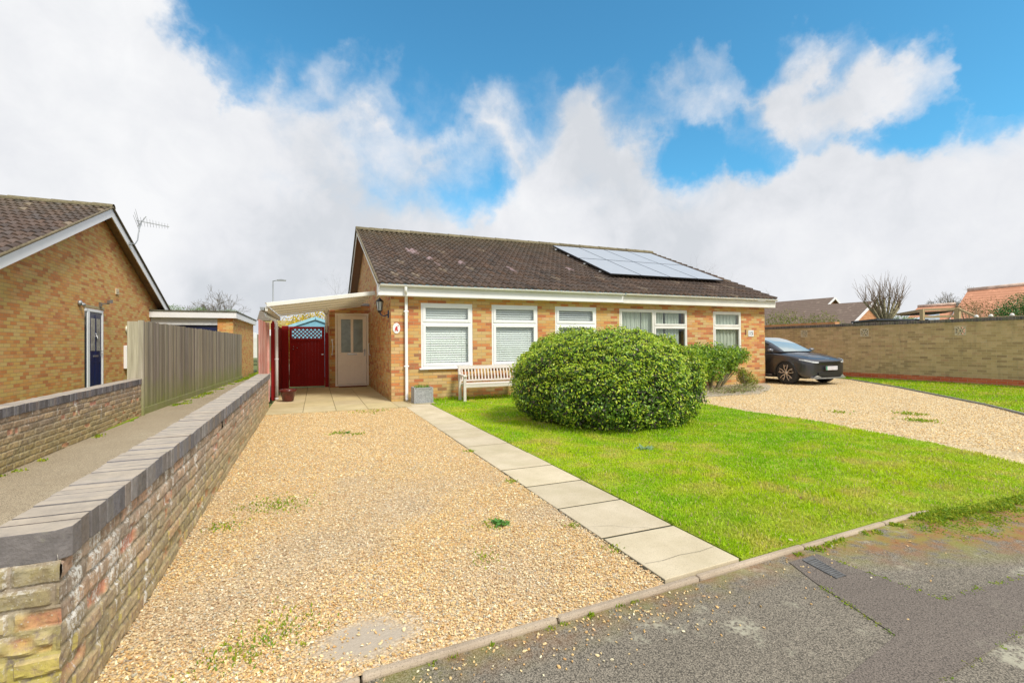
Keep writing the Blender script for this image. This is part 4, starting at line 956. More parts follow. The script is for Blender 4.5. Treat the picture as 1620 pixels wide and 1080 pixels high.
b = MB(); b.lathe([(.0, .0), (.12, .005), (.12, .03), (.09, .09), (.0, .12)], (LW, 19.05, 1.93), 18, axis='X'); fit('bulkhead_light', b, simple('pale_bulkhead', (.62, .60, .48), .25), 'round bulkhead light above the white meter box', 'wall light')
# aerial
b = MB(); ax, ay, az = LX+.03, 18.3, lroof(18.3)
b.box(ax-.03, ax+.02, ay-.05, ay+.05, az-.20, az-.12); b.tube([(ax, ay, az-.16), (ax+.06, ay+.22, az-.12), (ax+.06, ay+.45, az+.05), (ax+.05, ay+.62, az+.42), (ax+.06, ay+.85, az+.78)], .017, 6)
bx, by, bz = ax+.06, ay+.82, az+.72
b.bar((bx-.12, by-.05, bz+.03), (bx+.72, by+.19, bz-.05), .022, .022)
for k in range(11):
    t_ = k/10; cx, cy, cz = bx-.08+.76*t_, by-.03+.21*t_, bz+.02-.06*t_; hl = .20-.09*t_
    b.tube([(cx+.02, cy-hl*.75, cz+hl*.62), (cx-.02, cy+hl*.75, cz-hl*.62)], .005, 4)
for s in (.0, .1, -.1): b.tube([(bx-.12+s*.3, by-.25, bz+.26+s), (bx-.10, by+.2, bz-.18+s)], .006, 4)
b.bar((bx-.10, by, bz-.16), (bx+.10, by+.1, bz+.22), .03, .03)
fit('tv_aerial', b, M['galv'], 'spiky metal television aerial on the left bungalow gable edge', 'aerial')

# ------------------------------------------------------------------ garage behind
ga = thing('garage', (-4.3, 24, 0), 'flat roofed brick garage with white fascia behind the grey fence', 'garage')
b = MB(); b.box(-3.28, -3.02, 21.5, 28.0, -.1, 2.46); b.box(-6.9, -3.28, 27.8, 28.0, -.1, 2.46); b.box(-3.55, -3.28, 21.5, 21.7, -.1, 2.455); b.build('wall', M['brick_left'], ga)
b = MB(); b.box(-6.6, -2.92, 21.35, 21.38, 2.46, 2.68); b.box(-2.92, -2.89, 21.35, 28.1, 2.46, 2.68); b.box(-6.6, -2.92, 21.38, 28.1, 2.46, 2.49); b.build('fascia', M['white'], ga)
b = MB(); b.box(-6.62, -2.87, 21.33, 28.12, 2.681, 2.74); b.build('roof', simple('mossy_felt_roof', (.12, .12, .09), .9, var=.35, scale=4), ga)
b = MB(); b.box(-6.6, -3.55, 21.52, 21.56, 2.19, 2.46); b.build('door_head_panel', simple('pale_grey_panel', (.60, .62, .64), .5), ga)
b = MB(); b.box(-6.6, -3.55, 21.60, 21.64, 0, 2.19)
for k in range(1, 8): b.box(-6.6, -3.55, 21.592, 21.60, k*.27, k*.27+.02)
b.build('garage_door', M['navy'], ga)

# ------------------------------------------------------------------ tall wall on the right
rw = thing('tall_wall', (18.4, 12, 0), 'tall olive brown brick wall with pierced blocks and a red brick base band', 'wall')
RX = 18.32
BB = [(8.12, 8.40, 1.49, 1.77), (10.88, 11.16, 1.51, 1.79), (13.18, 13.46, 1.53, 1.81)]
b = MB(); y = 2.0; hz = 1.90
for (p, q, z0, z1) in BB:
    b.box(RX, RX+.215, y, p, .19, hz); b.box(RX, RX+.215, p, q, .19, z0); b.box(RX, RX+.215, p, q, z1, hz); y = q
b.box(RX, RX+.215, y, 30, .19, hz); b.build('brickwork', M['brick_wall_right'], rw)
b = MB(); b.box(RX-.012, RX+.22, 2.0, 30, .04, .19); b.build('red_course', M['brick_red'], rw)
b = MB(); b.box(RX-.02, RX+.22, 2.0, 30, -.08, .04); b.build('footing', M['slab'] if False else simple('pale_footing', (.42, .36, .24), .9, var=.3), rw)
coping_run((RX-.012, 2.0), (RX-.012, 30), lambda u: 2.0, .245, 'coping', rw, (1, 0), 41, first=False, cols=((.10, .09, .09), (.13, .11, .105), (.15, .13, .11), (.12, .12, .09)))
bm_ = simple('pale_concrete_block', (.58, .50, .36), .85, var=.15)
for (p, q, z0, z1) in BB:
    b = MB(); x0, x1 = RX-.005, RX+.06; f_ = .028
    b.box(x0, x1, p, p+f_, z0, z1); b.box(x0, x1, q-f_, q, z0, z1); b.box(x0, x1, p+f_, q-f_, z0, z0+f_); b.box(x0, x1, p+f_, q-f_, z1-f_, z1)
    cy, cz = (p+q)/2, (z0+z1)/2
    for (dy, dz) in ((1, 1), (1, -1)): b.bar(((x0+x1)/2+.0, cy-dy*.118, cz-dz*.118), ((x0+x1)/2, cy+dy*.118, cz+dz*.118), .060, .032, (0, -dz, dy))
    b.box(x0+.006, x1-.006, cy-.013, cy+.013, z0+f_, z1-f_) ; b.box(x0+.007, x1-.007, p+f_, q-f_, cz-.012, cz+.012)
    b.box(x0+.05, x1+.11, p+f_, q-f_, z0+f_, z1-f_) if False else None
    o = b.build('pierced_block', bm_, rw)
b = MB(); b.box(RX+.05, RX+.30, 12.1, 30, 2.003, 2.09); b.build('pink_brick_cap', M['brick_far'], rw)

# ------------------------------------------------------------------ vegetation helpers
def leaf_cloud(P, Nn, size, cols, shape=.5, jitter=.9, fold=.25):
    """diamond leaves (two triangles each, folded) at P facing roughly Nn"""
    n = len(P); Nn = Nn+rng.normal(0, jitter, (n, 3)); Nn /= np.linalg.norm(Nn, axis=1)[:, None]
    A = np.cross(Nn, rng.normal(0, 1, (n, 3))); A /= np.linalg.norm(A, axis=1)[:, None]+1e-9; B = np.cross(Nn, A)
    s = size if np.ndim(size) else np.full(n, size); s = s[:, None]*rng.uniform(.7, 1.3, (n, 1))
    base = P-A*s*.5; tip = P+A*s*.5; l = P+B*s*shape*.5+Nn*s*fold*.3; r = P-B*s*shape*.5+Nn*s*fold*.3
    V = np.stack([base, l, tip, r], 1).reshape(-1, 3); i = np.arange(n)*4
    F = np.concatenate([np.stack([i, i+1, i+2], 1), np.stack([i, i+2, i+3], 1)]); C_ = np.repeat(cols, 4, axis=0)
    return V, F, C_
def pal(n, stops, w=None):
    s = np.array(stops, dtype=float); k = rng.choice(len(s), n, p=w); return s[k]*rng.uniform(.8, 1.2, (n, 1))

# big rounded hedge
HC, HR, HH = np.array((4.62, 6.98)), 1.55, 1.52
def hedge_r(th): return 1+.035*math.sin(3*th+1)+.03*math.sin(5*th+2.2)
hd = thing('round_hedge', (4.62, 6.98, 0), 'huge clipped rounded evergreen bush with lime tips on the lawn before the windows', 'bush')
def hedge_surface(n, rmin=.90, rmax=1.02):
    u = rng.random(n)*2*np.pi; ph = np.arccos(1-rng.random(n)*1.42)      # from the top down past the widest ring
    c, s_ = np.cos(ph), np.sin(ph)
    e = .80
    sx = np.sign(s_)*np.abs(s_)**e; sz = np.sign(c)*np.abs(c)**.92
    lump = 1+.030*np.sin(3*u+1)+.028*np.sin(5*u+2.2+2*ph)+.018*np.sin(11*u+3*ph)
    bump_ = .022*np.sin(23*u+5*np.sin(9*ph))+.12*(value_noise(u*2+ph*1.3+5, ph*3+9, 2.2, 44)-.5)
    rr = (rmin+(rmax-rmin)*rng.random(n)**.5)*(lump+bump_)
    zc_ = .60
    rr_ = rr*np.where(sz < 0, 1-.13*(sz/.45)**2, 1); x = HC[0]+HR*sx*np.cos(u)*rr_; y = HC[1]+HR*sx*np.sin(u)*rr_; z = zc_+np.where(sz > 0, (HH-zc_)*sz, 1.30*sz)*rr
    Nn = np.stack([sx*np.cos(u), sx*np.sin(u), sz*1.2], 1); Nn /= np.linalg.norm(Nn, axis=1)[:, None]
    return np.stack([x, y, z], 1), Nn, rr/(lump+bump_), lump
n = 44000; P, Nn, dep, _ = hedge_surface(n, .84, 1.0)
keep = P[:, 2] > .04; P, Nn, dep = P[keep], Nn[keep], dep[keep]; n = len(P)
topness = np.clip((P[:, 2]-.5)/1.0, 0, 1)
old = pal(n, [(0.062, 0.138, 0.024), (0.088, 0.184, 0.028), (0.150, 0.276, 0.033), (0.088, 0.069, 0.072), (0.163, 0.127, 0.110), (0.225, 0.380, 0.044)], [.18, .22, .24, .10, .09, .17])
n2 = 42000; P2, N2, d2, _ = hedge_surface(n2, .97, 1.035)
pch = value_noise(P2[:, 0]+P2[:, 2]*.7+20, P2[:, 1]+P2[:, 2]*.5+20, 3.2, 77)
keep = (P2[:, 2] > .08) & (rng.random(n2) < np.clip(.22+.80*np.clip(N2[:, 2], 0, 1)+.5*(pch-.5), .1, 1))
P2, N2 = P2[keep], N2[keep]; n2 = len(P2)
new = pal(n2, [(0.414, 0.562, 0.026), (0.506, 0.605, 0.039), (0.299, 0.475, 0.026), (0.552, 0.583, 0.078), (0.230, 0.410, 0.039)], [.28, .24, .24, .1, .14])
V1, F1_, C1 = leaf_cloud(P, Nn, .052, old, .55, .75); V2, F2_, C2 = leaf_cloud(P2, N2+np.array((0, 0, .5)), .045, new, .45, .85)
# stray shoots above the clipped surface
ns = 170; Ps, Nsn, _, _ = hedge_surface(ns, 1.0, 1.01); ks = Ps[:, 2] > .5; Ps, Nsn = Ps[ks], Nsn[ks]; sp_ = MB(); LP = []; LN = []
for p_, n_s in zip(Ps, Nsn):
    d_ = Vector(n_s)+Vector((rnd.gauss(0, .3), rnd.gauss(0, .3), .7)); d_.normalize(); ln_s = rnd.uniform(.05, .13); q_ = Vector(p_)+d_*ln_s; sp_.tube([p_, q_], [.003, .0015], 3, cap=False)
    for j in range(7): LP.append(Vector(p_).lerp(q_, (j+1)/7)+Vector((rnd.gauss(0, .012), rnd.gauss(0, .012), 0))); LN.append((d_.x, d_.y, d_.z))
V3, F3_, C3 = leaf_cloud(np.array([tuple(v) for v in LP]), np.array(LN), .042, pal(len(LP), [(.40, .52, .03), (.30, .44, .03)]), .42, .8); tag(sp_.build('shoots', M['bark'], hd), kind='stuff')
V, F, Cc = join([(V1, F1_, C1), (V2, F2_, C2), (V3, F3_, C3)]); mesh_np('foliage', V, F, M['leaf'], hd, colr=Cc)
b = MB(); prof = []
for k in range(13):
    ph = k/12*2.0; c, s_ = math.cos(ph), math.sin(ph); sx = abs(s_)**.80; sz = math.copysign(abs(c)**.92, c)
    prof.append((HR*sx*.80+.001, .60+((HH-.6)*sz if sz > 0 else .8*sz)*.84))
b.lathe([p for p in prof if p[1] > .05], (HC[0], HC[1], 0), 40); b.build('shade_core', M['hedgecore'], hd)  # solid dark dome stands in for the shade among the leaves

def blob_shrub(name, blobs, n, size, stops, wts, label, cat='shrub', stems=None, mat='leafm', shape=.4, core=True, group=None, coremat='hedgecore', jitter=1.0):
    cx = sum(q[0] for q in blobs)/len(blobs); cy = sum(q[1] for q in blobs)/len(blobs)
    o = thing(name, (cx, cy, 0), label, cat, group); vol = np.array([q[3]*q[3] for q in blobs]); vol /= vol.sum(); P = []; Nn = []
    for q, f_ in zip(blobs, vol):
        k = int(n*f_); d = rng.normal(0, 1, (k, 3)); d /= np.linalg.norm(d, axis=1)[:, None]; r_ = (rng.random((k, 1))**.35)*(.75+.5*value_noise(d[:, 0]*3+9, d[:, 1]*3+d[:, 2]*2+9, 2, 5)[:, None])
        P.append(np.array(q[:3])+d*r_*np.array((q[3], q[3], q[4] if len(q) > 4 else q[3]))); Nn.append(d)
    P = np.concatenate(P); Nn = np.concatenate(Nn); k = P[:, 2] > .03; P, Nn = P[k], Nn[k]
    V, F, Cc = leaf_cloud(P, Nn+np.array((0, 0, .4)), size, pal(len(P), stops, wts), shape, jitter); mesh_np('foliage', V, F, M[mat], o, colr=Cc)
    b = MB()
    for q in blobs:
        r_ = q[3]; g0 = (cx+(q[0]-cx)*.3, cy+(q[1]-cy)*.3, 0)
        for j in range(5 if stems is None else stems):
            a = rnd.uniform(0, 6.28); e_ = (q[0]+math.cos(a)*r_*.5, q[1]+math.sin(a)*r_*.5, q[2]+rnd.uniform(-.1, .4)*r_)
            m_ = tuple((g+e)/2+rnd.uniform(-.06, .06) for g, e in zip(g0, e_)); b.tube([g0, m_, e_], [.02, .014, .006], 5)
    b.build('stems', M['bark'], o)
    return o
GREEN = [(.22, .38, .02), (.30, .48, .03), (.14, .28, .03), (.40, .50, .03), (.08, .18, .02)]; GW = [.28, .25, .22, .1, .15]
blob_shrub('evergreen_shrub', [(9.7, 10.2, .95, .42, .36), (10.35, 10.3, .95, .50, .38), (10.95, 10.35, .92, .42, .34), (11.45, 10.4, .95, .34, .26), (9.3, 10.0, .85, .45, .35), (10.2, 10.2, .55, .40, .35), (8.9, 10.0, .8, .45, .38), (11.0, 10.3, .62, .26, .22)], 13500, .075, GREEN, GW, 'bright green loose shrub with bare stems below the right bungalow windows', 'bush', mat='leaf', shape=.42)
blob_shrub('evergreen_shrub', [(11.95, 10.55, .25, .26, .22), (12.25, 10.6, .14, .18, .12), (11.7, 10.5, .45, .16, .14)], 1500, .06, [(.30, .36, .04), (.20, .30, .03), (.36, .28, .06)], None, 'small sprawling olive green shrub low down near the brick corner', 'bush', mat='leaf')
blob_shrub('ground_plant', [(9.8, 9.35, .06, .5, .12), (10.7, 9.5, .06, .5, .12), (11.3, 9.9, .06, .4, .12)], 1300, .06, [(.30, .32, .12), (.22, .26, .08), (.38, .30, .18)], None, 'straggly dry low plants along the slate bed below the bright green shrub', 'plant')

# ------------------------------------------------------------------ grass
def inside(P, poly):
    x, y = P[:, 0], P[:, 1]; r = np.zeros(len(P), bool); n = len(poly); j = n-1
    for i in range(n):
        xi, yi = poly[i]; xj, yj = poly[j]; c = ((yi > y) != (yj > y)) & (x < (xj-xi)*(y-yi)/(yj-yi+1e-12)+xi); r ^= c; j = i
    return r
def blades(P, h, wd, cols, lean=.35):
    n = len(P); a = rng.random(n)*2*np.pi; d = np.stack([np.cos(a), np.sin(a)], 1); la = rng.random(n)*2*np.pi; lm = rng.random(n)*lean
    L_ = np.stack([np.cos(la), np.sin(la)], 1)*(lm*h)[:, None]
    V = np.zeros((n, 5, 3)); V[:, 0, :2] = P[:, :2]-d*wd[:, None]; V[:, 1, :2] = P[:, :2]+d*wd[:, None]; V[:, :2, 2] = P[:, 2:3]
    m_ = P[:, :2]+L_*.35; V[:, 2, :2] = m_+d*(wd*.8)[:, None]; V[:, 3, :2] = m_-d*(wd*.8)[:, None]; V[:, 2:4, 2] = (P[:, 2]+h*.55)[:, None]
    V[:, 4, :2] = P[:, :2]+L_; V[:, 4, 2] = P[:, 2]+h*(1-lm*.3)
    i = np.arange(n)*5; F = np.concatenate([np.stack([i, i+1, i+2], 1), np.stack([i, i+2, i+3], 1), np.stack([i+3, i+2, i+4], 1)])
    return V.reshape(-1, 3), F, np.repeat(cols, 5, axis=0)
def grass_cols(P):
    n = len(P); a = value_noise(P[:, 0]+30, P[:, 1]+30, 1.1, 91); bb = value_noise(P[:, 0]+30, P[:, 1]+30, 4.5, 92)
    g1 = np.array((.27, .50, .010)); g2 = np.array((.50, .60, .012)); g3 = np.array((.58, .50, .13))
    t_ = np.clip((a*.55+bb*.45-.25)*1.9, 0, 1)[:, None]; c = g1*(1-t_)+g2*t_
    k = (np.clip((bb-.52)*3.2, 0, 1)*np.clip((a-.25)*2, 0, 1)*.8)[:, None]; c = c*(1-k)+g3*k
    fr_ = np.clip(1-(P[:, 1]-(kl(P[:, 0])+.05))/.9, 0, 1)[:, None]*.5*(value_noise(P[:, 0]+30, P[:, 1]+30, 7, 93) > .45)[:, None]; c = c*(1-fr_)+np.array((.55, .52, .10))*fr_
    dry = rng.random(n) < .09; c[dry] = (.50, .42, .20)
    return c*rng.uniform(.92, 1.30, (n, 1))
def scatter(poly, n, ydens=None):
    p = np.array(poly); lo, hi = p.min(0), p.max(0); P = rng.random((n, 2))*(hi-lo)+lo; P = P[inside(P, poly)]
    if ydens is not None: P = P[rng.random(len(P)) < ydens(P)]
    return P
dn = lambda P: np.clip((3.6/np.maximum(np.hypot(P[:, 0], P[:, 1]), .5))**1.5, .1, 1)
P = scatter(LAWN, 560000, dn); P = P[(np.hypot(P[:, 0]-HC[0], P[:, 1]-HC[1]) > 1.15)]
dist = np.hypot(P[:, 0], P[:, 1]); P = np.column_stack([P, np.full(len(P), .004)])
th_ = value_noise(P[:, 0]+11, P[:, 1]+11, 6, 57); kp = rng.random(len(P)) < np.clip(.35+1.6*th_, 0, 1); P = P[kp]; dist = dist[kp]
hh = (.014+.024*value_noise(P[:, 0]+9, P[:, 1]+9, 3.5, 51)+.03*np.clip(1-(np.hypot(P[:, 0]-HC[0], P[:, 1]-HC[1])-1.3)/.4, 0, 1)+.05*(P[:, 1] > 11.1))*rng.uniform(.6, 1.4, len(P))
V, F, Cc = blades(P, hh, .0016+.00055*dist, grass_cols(P), .9); tag(mesh_np('grass', V, F, M['grassb'], colr=Cc), 'bright green front lawn grass around the big hedge', 'grass', kind='stuff')
P = scatter(VERGE, 90000); P = P[rng.random(len(P)) < .6]; dist = np.hypot(P[:, 0], P[:, 1]); P = np.column_stack([P, np.full(len(P), .004)])
V, F, Cc = blades(P, rng.uniform(.02, .06, len(P)), .0008*dist, grass_cols(P)*.9, .8); tag(mesh_np('verge_grass', V, F, M['grassb'], colr=Cc), 'green grass strip along the foot of the tall right wall', 'grass', kind='stuff')
# weeds along edges and tufts between stones
W_P = []
def clump(cx, cy, r_, n, z=0., hf=1.): W_P.append(np.column_stack([rng.normal(cx, r_, n), rng.normal(cy, r_, n), np.full(n, z), np.full(n, hf)]))
for k in range(60): x = rnd.uniform(-.7, 1.7); clump(x, kl(x)-.012, .012, 14, -.02) if rnd.random() < .2 else None
for k in range(26): x = rnd.uniform(2.3, 5.2); clump(x, kl(x)-rnd.uniform(.0, .05), .02, 40, -.02)
for k in range(150): x = rnd.uniform(3.9, 7.2); clump(x, 2.04-(x-4)*.02+rnd.gauss(-.03, .12), .05, 50, -.02, rnd.uniform(.25, .6))
for k in range(16): y = rnd.uniform(3.2, 10.8); clump(-3.0-.02*(y-6)+rnd.uniform(0, .08), y, .03, 24)
for k in range(40): y = rnd.uniform(11.5, 24); clump(-3.0+.018*(y-11.5)+rnd.uniform(-.05, .12), y, .05, 30)
for k in range(26): y = rnd.uniform(24, 33); clump(-2.75+rnd.uniform(-.1, .35), y, .10, 60)
for (x, y, r_, n) in [(-.30, 4.35, .13, 260), (-.62, 4.0, .07, 80), (-.15, 2.42, .10, 200), (-.32, 2.3, .08, 160), (1.20, 3.25, .05, 110), (.30, 7.6, .07, 90), (.55, 7.4, .06, 50), (.95, 2.75, .06, 50), (9.2, 4.7, .12, 160), (9.9, 5.2, .12, 120), (9.0, 5.9, .1, 60), (1.70, 3.0, .03, 40), (1.72, 4.2, .03, 40), (1.74, 5.6, .03, 40), (1.73, 2.55, .03, 40), (1.0, 9.9, .2, 100)]: clump(x, y, r_, n, .004)
for k in range(120): x = rnd.uniform(4.1, 6.6); clump(x, 2.13-(x-4)*.05+rnd.gauss(-.01, .035), .03, 46, -.01, rnd.uniform(.7, 1.3))
E_ = [((2.53, 1.80), (2.40, 1.33)), ((2.40, 1.33), (1.80, 1.22)), ((3.67, 1.385), (2.95, 1.42)), ((3.67, 1.385), (4.5, 1.36)), ((2.95, 1.42), (2.90, 1.9)), ((1.2, 1.02), (3.05, 1.13))]
for (p, q) in E_[:1]+E_[2:3]+E_[4:]:
    for k in range(22): t_ = rnd.random(); clump(p[0]+(q[0]-p[0])*t_, p[1]+(q[1]-p[1])*t_, .012, 6, -.016, .3)
WP = np.concatenate(W_P); dist = np.hypot(WP[:, 0], WP[:, 1])
V, F, Cc = blades(WP[:, :3], rng.uniform(.006, .022, len(WP))*(1+dist*.08)*WP[:, 3], .002+.0009*dist, pal(len(WP), [(.28, .40, .02), (.38, .42, .03), (.20, .34, .02)]), 1.3)
tag(mesh_np('weeds', V, F, M['grassb'], colr=Cc), 'small green weeds and moss tufts along the walls, kerb and gravel', 'weeds', kind='stuff')
LP_ = scatter(LAWN, 260); LP_ = LP_[(np.hypot(LP_[:, 0]-HC[0], LP_[:, 1]-HC[1]) > 1.6)]; LP_ = np.column_stack([LP_, np.full(len(LP_), .03)])
V, F, Cc = leaf_cloud(LP_, np.tile(np.array((0, 0, 1.)), (len(LP_), 1)), .028, pal(len(LP_), [(.30, .15, .07), (.42, .28, .14), (.55, .45, .30), (.22, .12, .08)]), .6, .3); tag(mesh_np('leaf_litter', V, F, M['leafm'], colr=Cc), 'dry brown fallen leaves scattered over the lawn', 'leaves', kind='stuff')
def rosette(x, y, label, c, r_=.07):
    n = 26; P = np.column_stack([rng.normal(x, r_*.4, n), rng.normal(y, r_*.4, n), rng.uniform(.005, .03, n)]); V, F, Cc = leaf_cloud(P, np.tile(np.array((0, 0, 1.)), (n, 1)), r_*.9, pal(n, [c]), .35, .35); tag(mesh_np('weed_plant', V, F, M['leafm'], colr=Cc), label, 'weed')
rosette(1.22, 3.22, 'single green weed rosette in the gravel near the slab path', (.12, .30, .06)); rosette(.42, 7.55, 'small weed in the gravel farther up the drive toward the patio', (.18, .36, .08), .06)
rosette(3.74, 4.80, 'blue-green leafy weed in the lawn in front of the hedge', (.26, .40, .22), .12)

# ------------------------------------------------------------------ pebbles
def ico():
    t_ = (1+5**.5)/2; v = np.array([(-1, t_, 0), (1, t_, 0), (-1, -t_, 0), (1, -t_, 0), (0, -1, t_), (0, 1, t_), (0, -1, -t_), (0, 1, -t_), (t_, 0, -1), (t_, 0, 1), (-t_, 0, -1), (-t_, 0, 1)], float); v /= np.linalg.norm(v[0])
    f = np.array([(0, 11, 5), (0, 5, 1), (0, 1, 7), (0, 7, 10), (0, 10, 11), (1, 5, 9), (5, 11, 4), (11, 10, 2), (10, 7, 6), (7, 1, 8), (3, 9, 4), (3, 4, 2), (3, 2, 6), (3, 6, 8), (3, 8, 9), (4, 9, 5), (2, 4, 11), (6, 2, 10), (8, 6, 7), (9, 8, 1)]); return v, f
OV = np.array([(1, 0, 0), (-1, 0, 0), (0, 1, 0), (0, -1, 0), (0, 0, 1), (0, 0, -1)], float); OF = np.array([(0, 2, 4), (2, 1, 4), (1, 3, 4), (3, 0, 4), (2, 0, 5), (1, 2, 5), (3, 1, 5), (0, 3, 5)])
def pebbles(P, size, cols, base='ico', flat=.5):
    bv, bf = ico() if base == 'ico' else (OV, OF); n = len(P); k = len(bv)
    V = np.tile(bv[None], (n, 1, 1)); V *= (1+rng.normal(0, .16, (n, k, 1)))
    sc_ = np.stack([rng.uniform(.7, 1.4, n), rng.uniform(.5, 1.0, n), rng.uniform(.35, .7, n)], 1)*size[:, None]; V *= sc_[:, None]
    a = rng.random(n)*2*np.pi; b_ = rng.normal(0, .45, n); ca, sa, cb, sb = np.cos(a), np.sin(a), np.cos(b_), np.sin(b_)
    x = V[..., 0]*cb[:, None]-V[..., 2]*sb[:, None]; z = V[..., 0]*sb[:, None]+V[..., 2]*cb[:, None]; y = V[..., 1]
    X = x*ca[:, None]-y*sa[:, None]; Y = x*sa[:, None]+y*ca[:, None]
    W = np.stack([X, Y, z], -1)+P[:, None, :]; F = (bf[None]+(np.arange(n)*k)[:, None, None]).reshape(-1, 3)
    return W.reshape(-1, 3), F, np.repeat(cols, k, axis=0)
GP = [(0.673, 0.480, 0.218), (0.612, 0.390, 0.160), (0.745, 0.590, 0.319), (0.510, 0.290, 0.109), (0.816, 0.730, 0.487), (0.449, 0.410, 0.311), (0.581, 0.380, 0.202)]; GPW = [.28, .22, .20, .07, .10, .06, .07]
NEAR = [(-.80, kl(-.8)+.045), (1.755, kl(1.73)+.045), (1.755, 5.0), (-.85, 5.0)]; FAR = [(-.85, 5.0), (1.745, 5.0), (1.77, 10.2), (-.93, 10.25)]
P = scatter(NEAR, 96000)
wpd = np.hypot((P[:, 0]-.20), (P[:, 1]-2.22)*1.5); P = P[rng.random(len(P)) < np.clip((wpd-.12-.12*value_noise(P[:, 0]+5, P[:, 1]+5, 9, 8))*6, .12, 1)]
pat = .6*value_noise(P[:, 0]+5, P[:, 1]+5, 1.6, 61)+.4*value_noise(P[:, 0]*2.2+5, P[:, 1]*.5+5, 1.6, 66); P = P[rng.random(len(P)) < .30+1.1*pat]
P3 = np.column_stack([P, rng.uniform(-.002, .009, len(P))]); c = pal(len(P), GP, GPW)
dirt = np.clip(value_noise(P[:, 0]*1.3+7, P[:, 1]+3, 1.9, 68)*1.8-.75, 0, .75)+np.clip(.7-np.hypot((P[:, 0]-1.0)*1.1, P[:, 1]-2.55)*1.3, 0, .6); dirt = np.clip(dirt, 0, .8)[:, None]
c = c*(1-dirt*.55)+c.mean(1, keepdims=True)*np.array((.98, .90, .78))*dirt*.55
parts = [pebbles(P3, rng.uniform(.0032, .0062, len(P))*rng.choice([1, 1, 1, 1.5], len(P)), c, 'ico')]
P = scatter(FAR, 62000); P3 = np.column_stack([P, rng.uniform(-.001, .009, len(P))]); parts.append(pebbles(P3, rng.uniform(.006, .0105, len(P)), pal(len(P), GP, GPW), 'oct'))
V, F, Cc = join(parts); tag(mesh_np('gravel', V, F, M['pebble'], colr=Cc), 'golden gravel stones on the drive between the low wall and the slab path', 'gravel', kind='stuff')
# stones spilled on the road
S = [(1.0, .18, .25, 70), (1.5, .2, .2, 90), (.6, .15, .2, 50), (.2, .1, .2, 30), (1.8, .3, .25, 40), (2.6, .3, .3, 26), (1.2, .6, .5, 40), (3.0, .5, .6, 26)]; Q = []
for (x, dd, r_, n) in S:
    xx = rng.normal(x, r_, n); Q.append(np.column_stack([xx, kl(xx)-.02-np.abs(rng.normal(0, dd*.6, n)), np.full(n, -.014)]))
P3 = np.concatenate(Q); Vp, Fp, Cp = pebbles(P3, rng.uniform(.0035, .0085, len(P3)), pal(len(P3), GP, GPW), 'ico'); tag(mesh_np('loose_stones', Vp, Fp, M['pebble'], colr=Cp), 'gravel stones spilled over the kerb onto the asphalt', 'stones', kind='stuff')
GR = [(7.75, 2.4), (12, 4.6), (17.3, 10.9), (16.9, 14), (13.8, 14), (13.6, 11.2), (12.5, 10), (11.5, 9.4), (9, 8.9), (7.9, 8.2), (7.75, 5.3), (7.45, 3.4)]
P = scatter(GR, 110000); P = P[rng.random(len(P)) < np.clip(9/np.hypot(P[:, 0], P[:, 1]), 0, 1)]; P3 = np.column_stack([P, rng.uniform(-.014, -.002, len(P))])
Vp, Fp, Cp = pebbles(P3, rng.uniform(.008, .014, len(P)), pal(len(P), [(.80, .62, .34), (.74, .52, .24), (.84, .72, .50), (.62, .42, .20)]), 'oct'); tag(mesh_np('gravel_beyond', Vp, Fp, M['pebble'], colr=Cp), 'pale gold gravel drive in front of the black car', 'gravel', kind='stuff')

# ------------------------------------------------------------------ garden bench
bn = thing('garden_bench', (3.9, 10.8, 0), 'silvery slatted wooden bench standing under the windows', 'bench')
bx0, bx1 = 3.14, 4.66; yb, yf = 10.98, 10.58
def bb(name, fn): b = MB(); b.color((1, 1, 1)); fn(b); return b.build(name, M['teak'], bn, bevel=.004)
for xx in (bx0, bx1-.06):
    bb('leg', lambda b: b.prism([(yb-.03, 0), (yb+.03, 0), (yb+.03, .42), (yb+.09, .82), (yb+.035, .83), (yb-.03, .42)], 'X', xx, xx+.06))
    bb('leg', lambda b: b.box(xx, xx+.06, yf-.03, yf+.03, 0, .58))
    bb('armrest', lambda b: b.prism([(yf-.06, .58), (yb+.03, .60), (yb+.03, .635), (yf-.03, .615), (yf-.06, .605)], 'X', xx-.01, xx+.07))
bb('seat', lambda b: ([b.box(bx0+.06, bx1-.06, yf-.02+k*.078, yf+.045+k*.078, .40, .42) for k in range(5)], b.box(bx0+.06, bx1-.06, yf-.015, yf+.01, .33, .40), b.box(bx0+.06, bx1-.06, yb-.02, yb+.01, .34, .40)))
def slats(b):
    b.prism([(yb+.055, .74), (yb+.09, .745), (yb+.10, .82), (yb+.065, .82)], 'X', bx0+.06, bx1-.06); b.box(bx0+.06, bx1-.06, yb-.008, yb+.026, .45, .49)
    n = 17
    for k in range(n):
        x = bx0+.10+k*(bx1-bx0-.20)/(n-1); pr_ = [(yb+.005, .49), (yb+.015, .56), (yb+.035, .64), (yb+.07, .742)]
        for (p, q) in zip(pr_, pr_[1:]): b.bar((x, p[0], p[1]), (x, q[0], q[1]), .036, .012, (0, -1, 0))
bb('backrest', slats)

